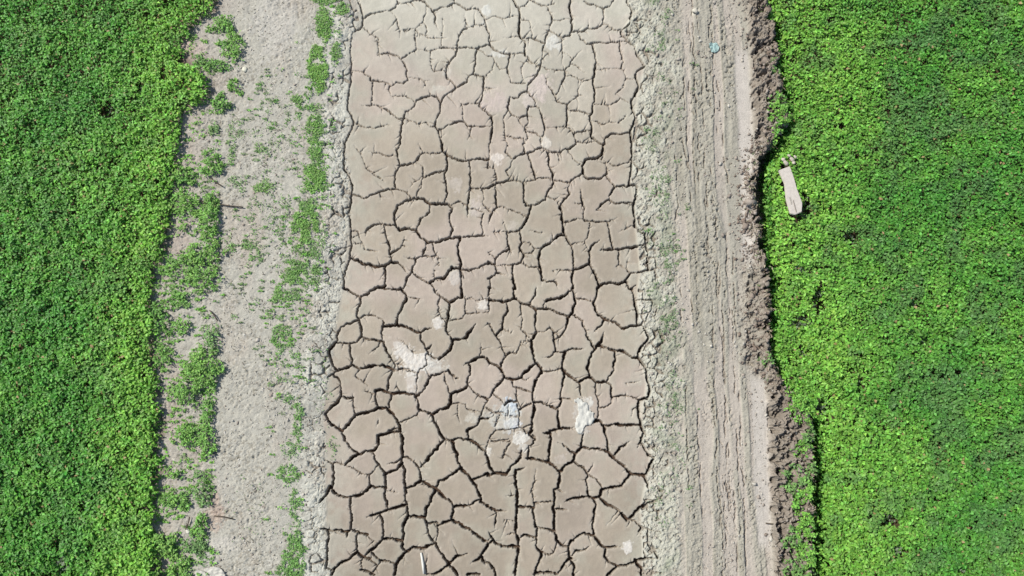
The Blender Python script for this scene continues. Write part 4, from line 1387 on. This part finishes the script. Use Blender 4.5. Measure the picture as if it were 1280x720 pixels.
# ------------------------------------------------------------------ crumpled thin sheets
def sheet_obj(name, pts, mat, lb, cat, amp=.02, nsub=26, z0=None, seed=1, lift=.01, col=None, freq=9.0):
    """crumpled film: grid clipped to an outline given in survey coordinates, with its own folds"""
    pts = np.array(pts, float); u0, v0 = pts.min(0); u1, v1 = pts.max(0)
    g = np.linspace(0, 1, nsub); gu, gv = np.meshgrid(u0 + g * (u1 - u0), v0 + g * (v1 - v0))
    def inside(px, py):
        c = np.zeros(px.shape, bool); n = len(pts)
        for i in range(n):
            a, b = pts[i], pts[i - 1]
            with np.errstate(divide='ignore', invalid='ignore'):
                t = ((a[1] > py) != (b[1] > py)) & (px < (b[0] - a[0]) * (py - a[1]) / (b[1] - a[1] + 1e-12) + a[0])
            c ^= t
        return c
    x, y = W(gu, gv); r_ = np.abs(fbm(x * freq + seed, y * freq, 3, seed + 200, .6)); r2_ = fbm(x * freq * 2.2, y * freq * 2.2 + seed, 2, seed + 210)
    z = np.full(x.shape, z0) if z0 is not None else np.maximum.reduce([ground_z(gu, gv)] * 1) + .0
    zs = np.maximum(z, np.median(z) - .01) + lift + amp * r_ * 1.6 + amp * .4 * r2_
    vid = np.arange(nsub * nsub).reshape(nsub, nsub)
    f = np.stack([vid[1:, :-1], vid[1:, 1:], vid[:-1, 1:], vid[:-1, :-1]], -1).reshape(-1, 4)
    cu_ = (gu[1:, :-1] + gu[:-1, 1:]) / 2; cv_ = (gv[1:, :-1] + gv[:-1, 1:]) / 2
    f = f[inside(cu_, cv_).ravel()]
    ids, inv = np.unique(f, return_inverse=True)
    V = np.stack([x, y, zs], -1).reshape(-1, 3)[ids]; org = V.mean(0)
    o = mesh_obj(name, V, inv.reshape(-1, 4), mat, None, origin=org)
    sm = o.modifiers.new('thickness', 'SOLIDIFY'); sm.thickness = .003; sm.offset = 0
    return tag(o, lb, cat)
M_WHITE = flat_mat('dirty_white_plastic', [214, 212, 200], rough=.55, grain=.08)
M_CYAN = flat_mat('faded_cyan_plastic', [164, 192, 186], rough=.5, grain=.15, scale=30)
M_FILM = flat_mat('dusty_plastic_sheet', [206, 202, 188], rough=.6, grain=.1, scale=12)
M_STICK = flat_mat('bleached_wood', [236, 234, 222], rough=.7, grain=.05)
def Tz(X, Y, u, v, s): return [(u + a * s, v + b * s) for a, b in zip(X, Y)]
sheet_obj('plastic_bag', Tz([150, 205, 245, 255, 290, 320, 318, 370, 385, 370, 330, 285, 262, 245, 190, 168, 182, 205, 200, 195], [185, 155, 180, 205, 195, 240, 290, 320, 400, 440, 465, 470, 510, 560, 550, 470, 380, 340, 280, 220], 700, 480, 1 / 9.),
          M_WHITE, 'crumpled dirty white plastic scrap on the cracked mud, right of centre', 'plastic scrap', amp=.022, seed=3, freq=11)
sheet_obj('plastic_scrap', Tz([355, 400, 480, 545, 520, 470, 400, 370], [255, 230, 240, 300, 380, 410, 400, 320], 860, 40, 60 / 864.), M_CYAN,
          'small faded blue-green plastic scrap near the top of the right bank', 'plastic scrap', amp=.022, seed=7, lift=.015, freq=14)
sheet_obj('plastic_sheet', Tz([240, 330, 460, 530, 590, 640, 650, 560, 400, 370, 310], [580, 545, 518, 535, 570, 630, 760, 800, 790, 660, 610], 240, 670, 90 / 1280.), M_FILM,
          'dusty curved plastic sheet at the bottom edge of the left bank, right piece', 'plastic sheet', amp=.014, seed=13, lift=.018, freq=5)
sheet_obj('plastic_sheet', Tz([110, 170, 250, 320, 380, 420, 400, 150, 90], [590, 580, 600, 640, 700, 780, 800, 800, 700], 240, 670, 90 / 1280.), M_FILM,
          'dusty curved plastic sheet at the bottom edge of the left bank, left piece', 'plastic sheet', amp=.014, seed=17, lift=.012, freq=5)

def tube(name, pts, rad, mat, lb, cat, seg=8, group=None):
    V = []; F = []; n = len(pts)
    for i, p in enumerate(pts):
        a = Vector(pts[max(i - 1, 0)]); b = Vector(pts[min(i + 1, n - 1)]); t = (b - a).normalized(); s = t.cross(Vector((0, 0, 1))).normalized(); q = s.cross(t)
        r_ = rad[i] if hasattr(rad, '__len__') else rad
        for k in range(seg):
            an = 2 * math.pi * k / seg; V.append(Vector(p) + s * math.cos(an) * r_ + q * math.sin(an) * r_)
    for i in range(n - 1):
        for k in range(seg): a = i * seg + k; b = i * seg + (k + 1) % seg; F.append((a, b, b + seg, a + seg))
    c0 = len(V); V.append(Vector(pts[0])); V.append(Vector(pts[-1]))
    F2 = [list(f) for f in F]
    me = bpy.data.meshes.new(name)
    for k in range(seg): F2.append([c0, (k + 1) % seg, k]); F2.append([c0 + 1, (n - 1) * seg + k, (n - 1) * seg + (k + 1) % seg])
    me.from_pydata([v - Vector(pts[0]) for v in V], [], F2); me.materials.append(mat)
    for p in me.polygons: p.use_smooth = True
    o = bpy.data.objects.new(name, me); C.objects.link(o); o.location = pts[0]
    return tag(o, lb, cat, group)
pp = []
for a, b in Tz([378, 400, 415, 428], [300, 420, 530, 680], 500, 670, 60 / 864.): pp.append(P3(a, b, .016))
tube('bleached_stick', pp, [.014, .017, .019, .014], M_STICK, 'straight bleached white stick on the mud at the bottom edge', 'stick')
M_TWIG = flat_mat('dry_twig', [92, 80, 66], rough=.9, grain=.2)
TW = [([(252,252),(266,254),(285,257),(304,259)],'long dark twig lying across the left bank below the round weed clump'),
      ([(262,222),(270,228),(278,233)],'short dark twig beside the round weed clump on the left bank'),
      ([(250,250),(258,256),(262,250)],'crooked dark twig at the top of the narrow tall weed clump'),
      ([(268,645),(280,646),(292,649)],'thin dark twig pointing right from the green tuft low on the left bank'),
      ([(262,388),(268,394),(272,401)],'short black twig on pale soil at mid height of the left bank'),
      ([(232,662),(236,652),(237,646)],'upright dark twig above the white chip near the soil hollow'),
      ([(957,654),(966,655),(978,653)],'pale forked twig on the dark clods of the lower right bank')]
for pts, lb in TW:
    q = [P3(a, b, float(ground_z(np.array([a]), np.array([b]))[0]) + .03) for a, b in pts]
    tube('twig', q, .009, M_TWIG, lb, 'twig', 6, 'twigs lying on the banks')
print('done')
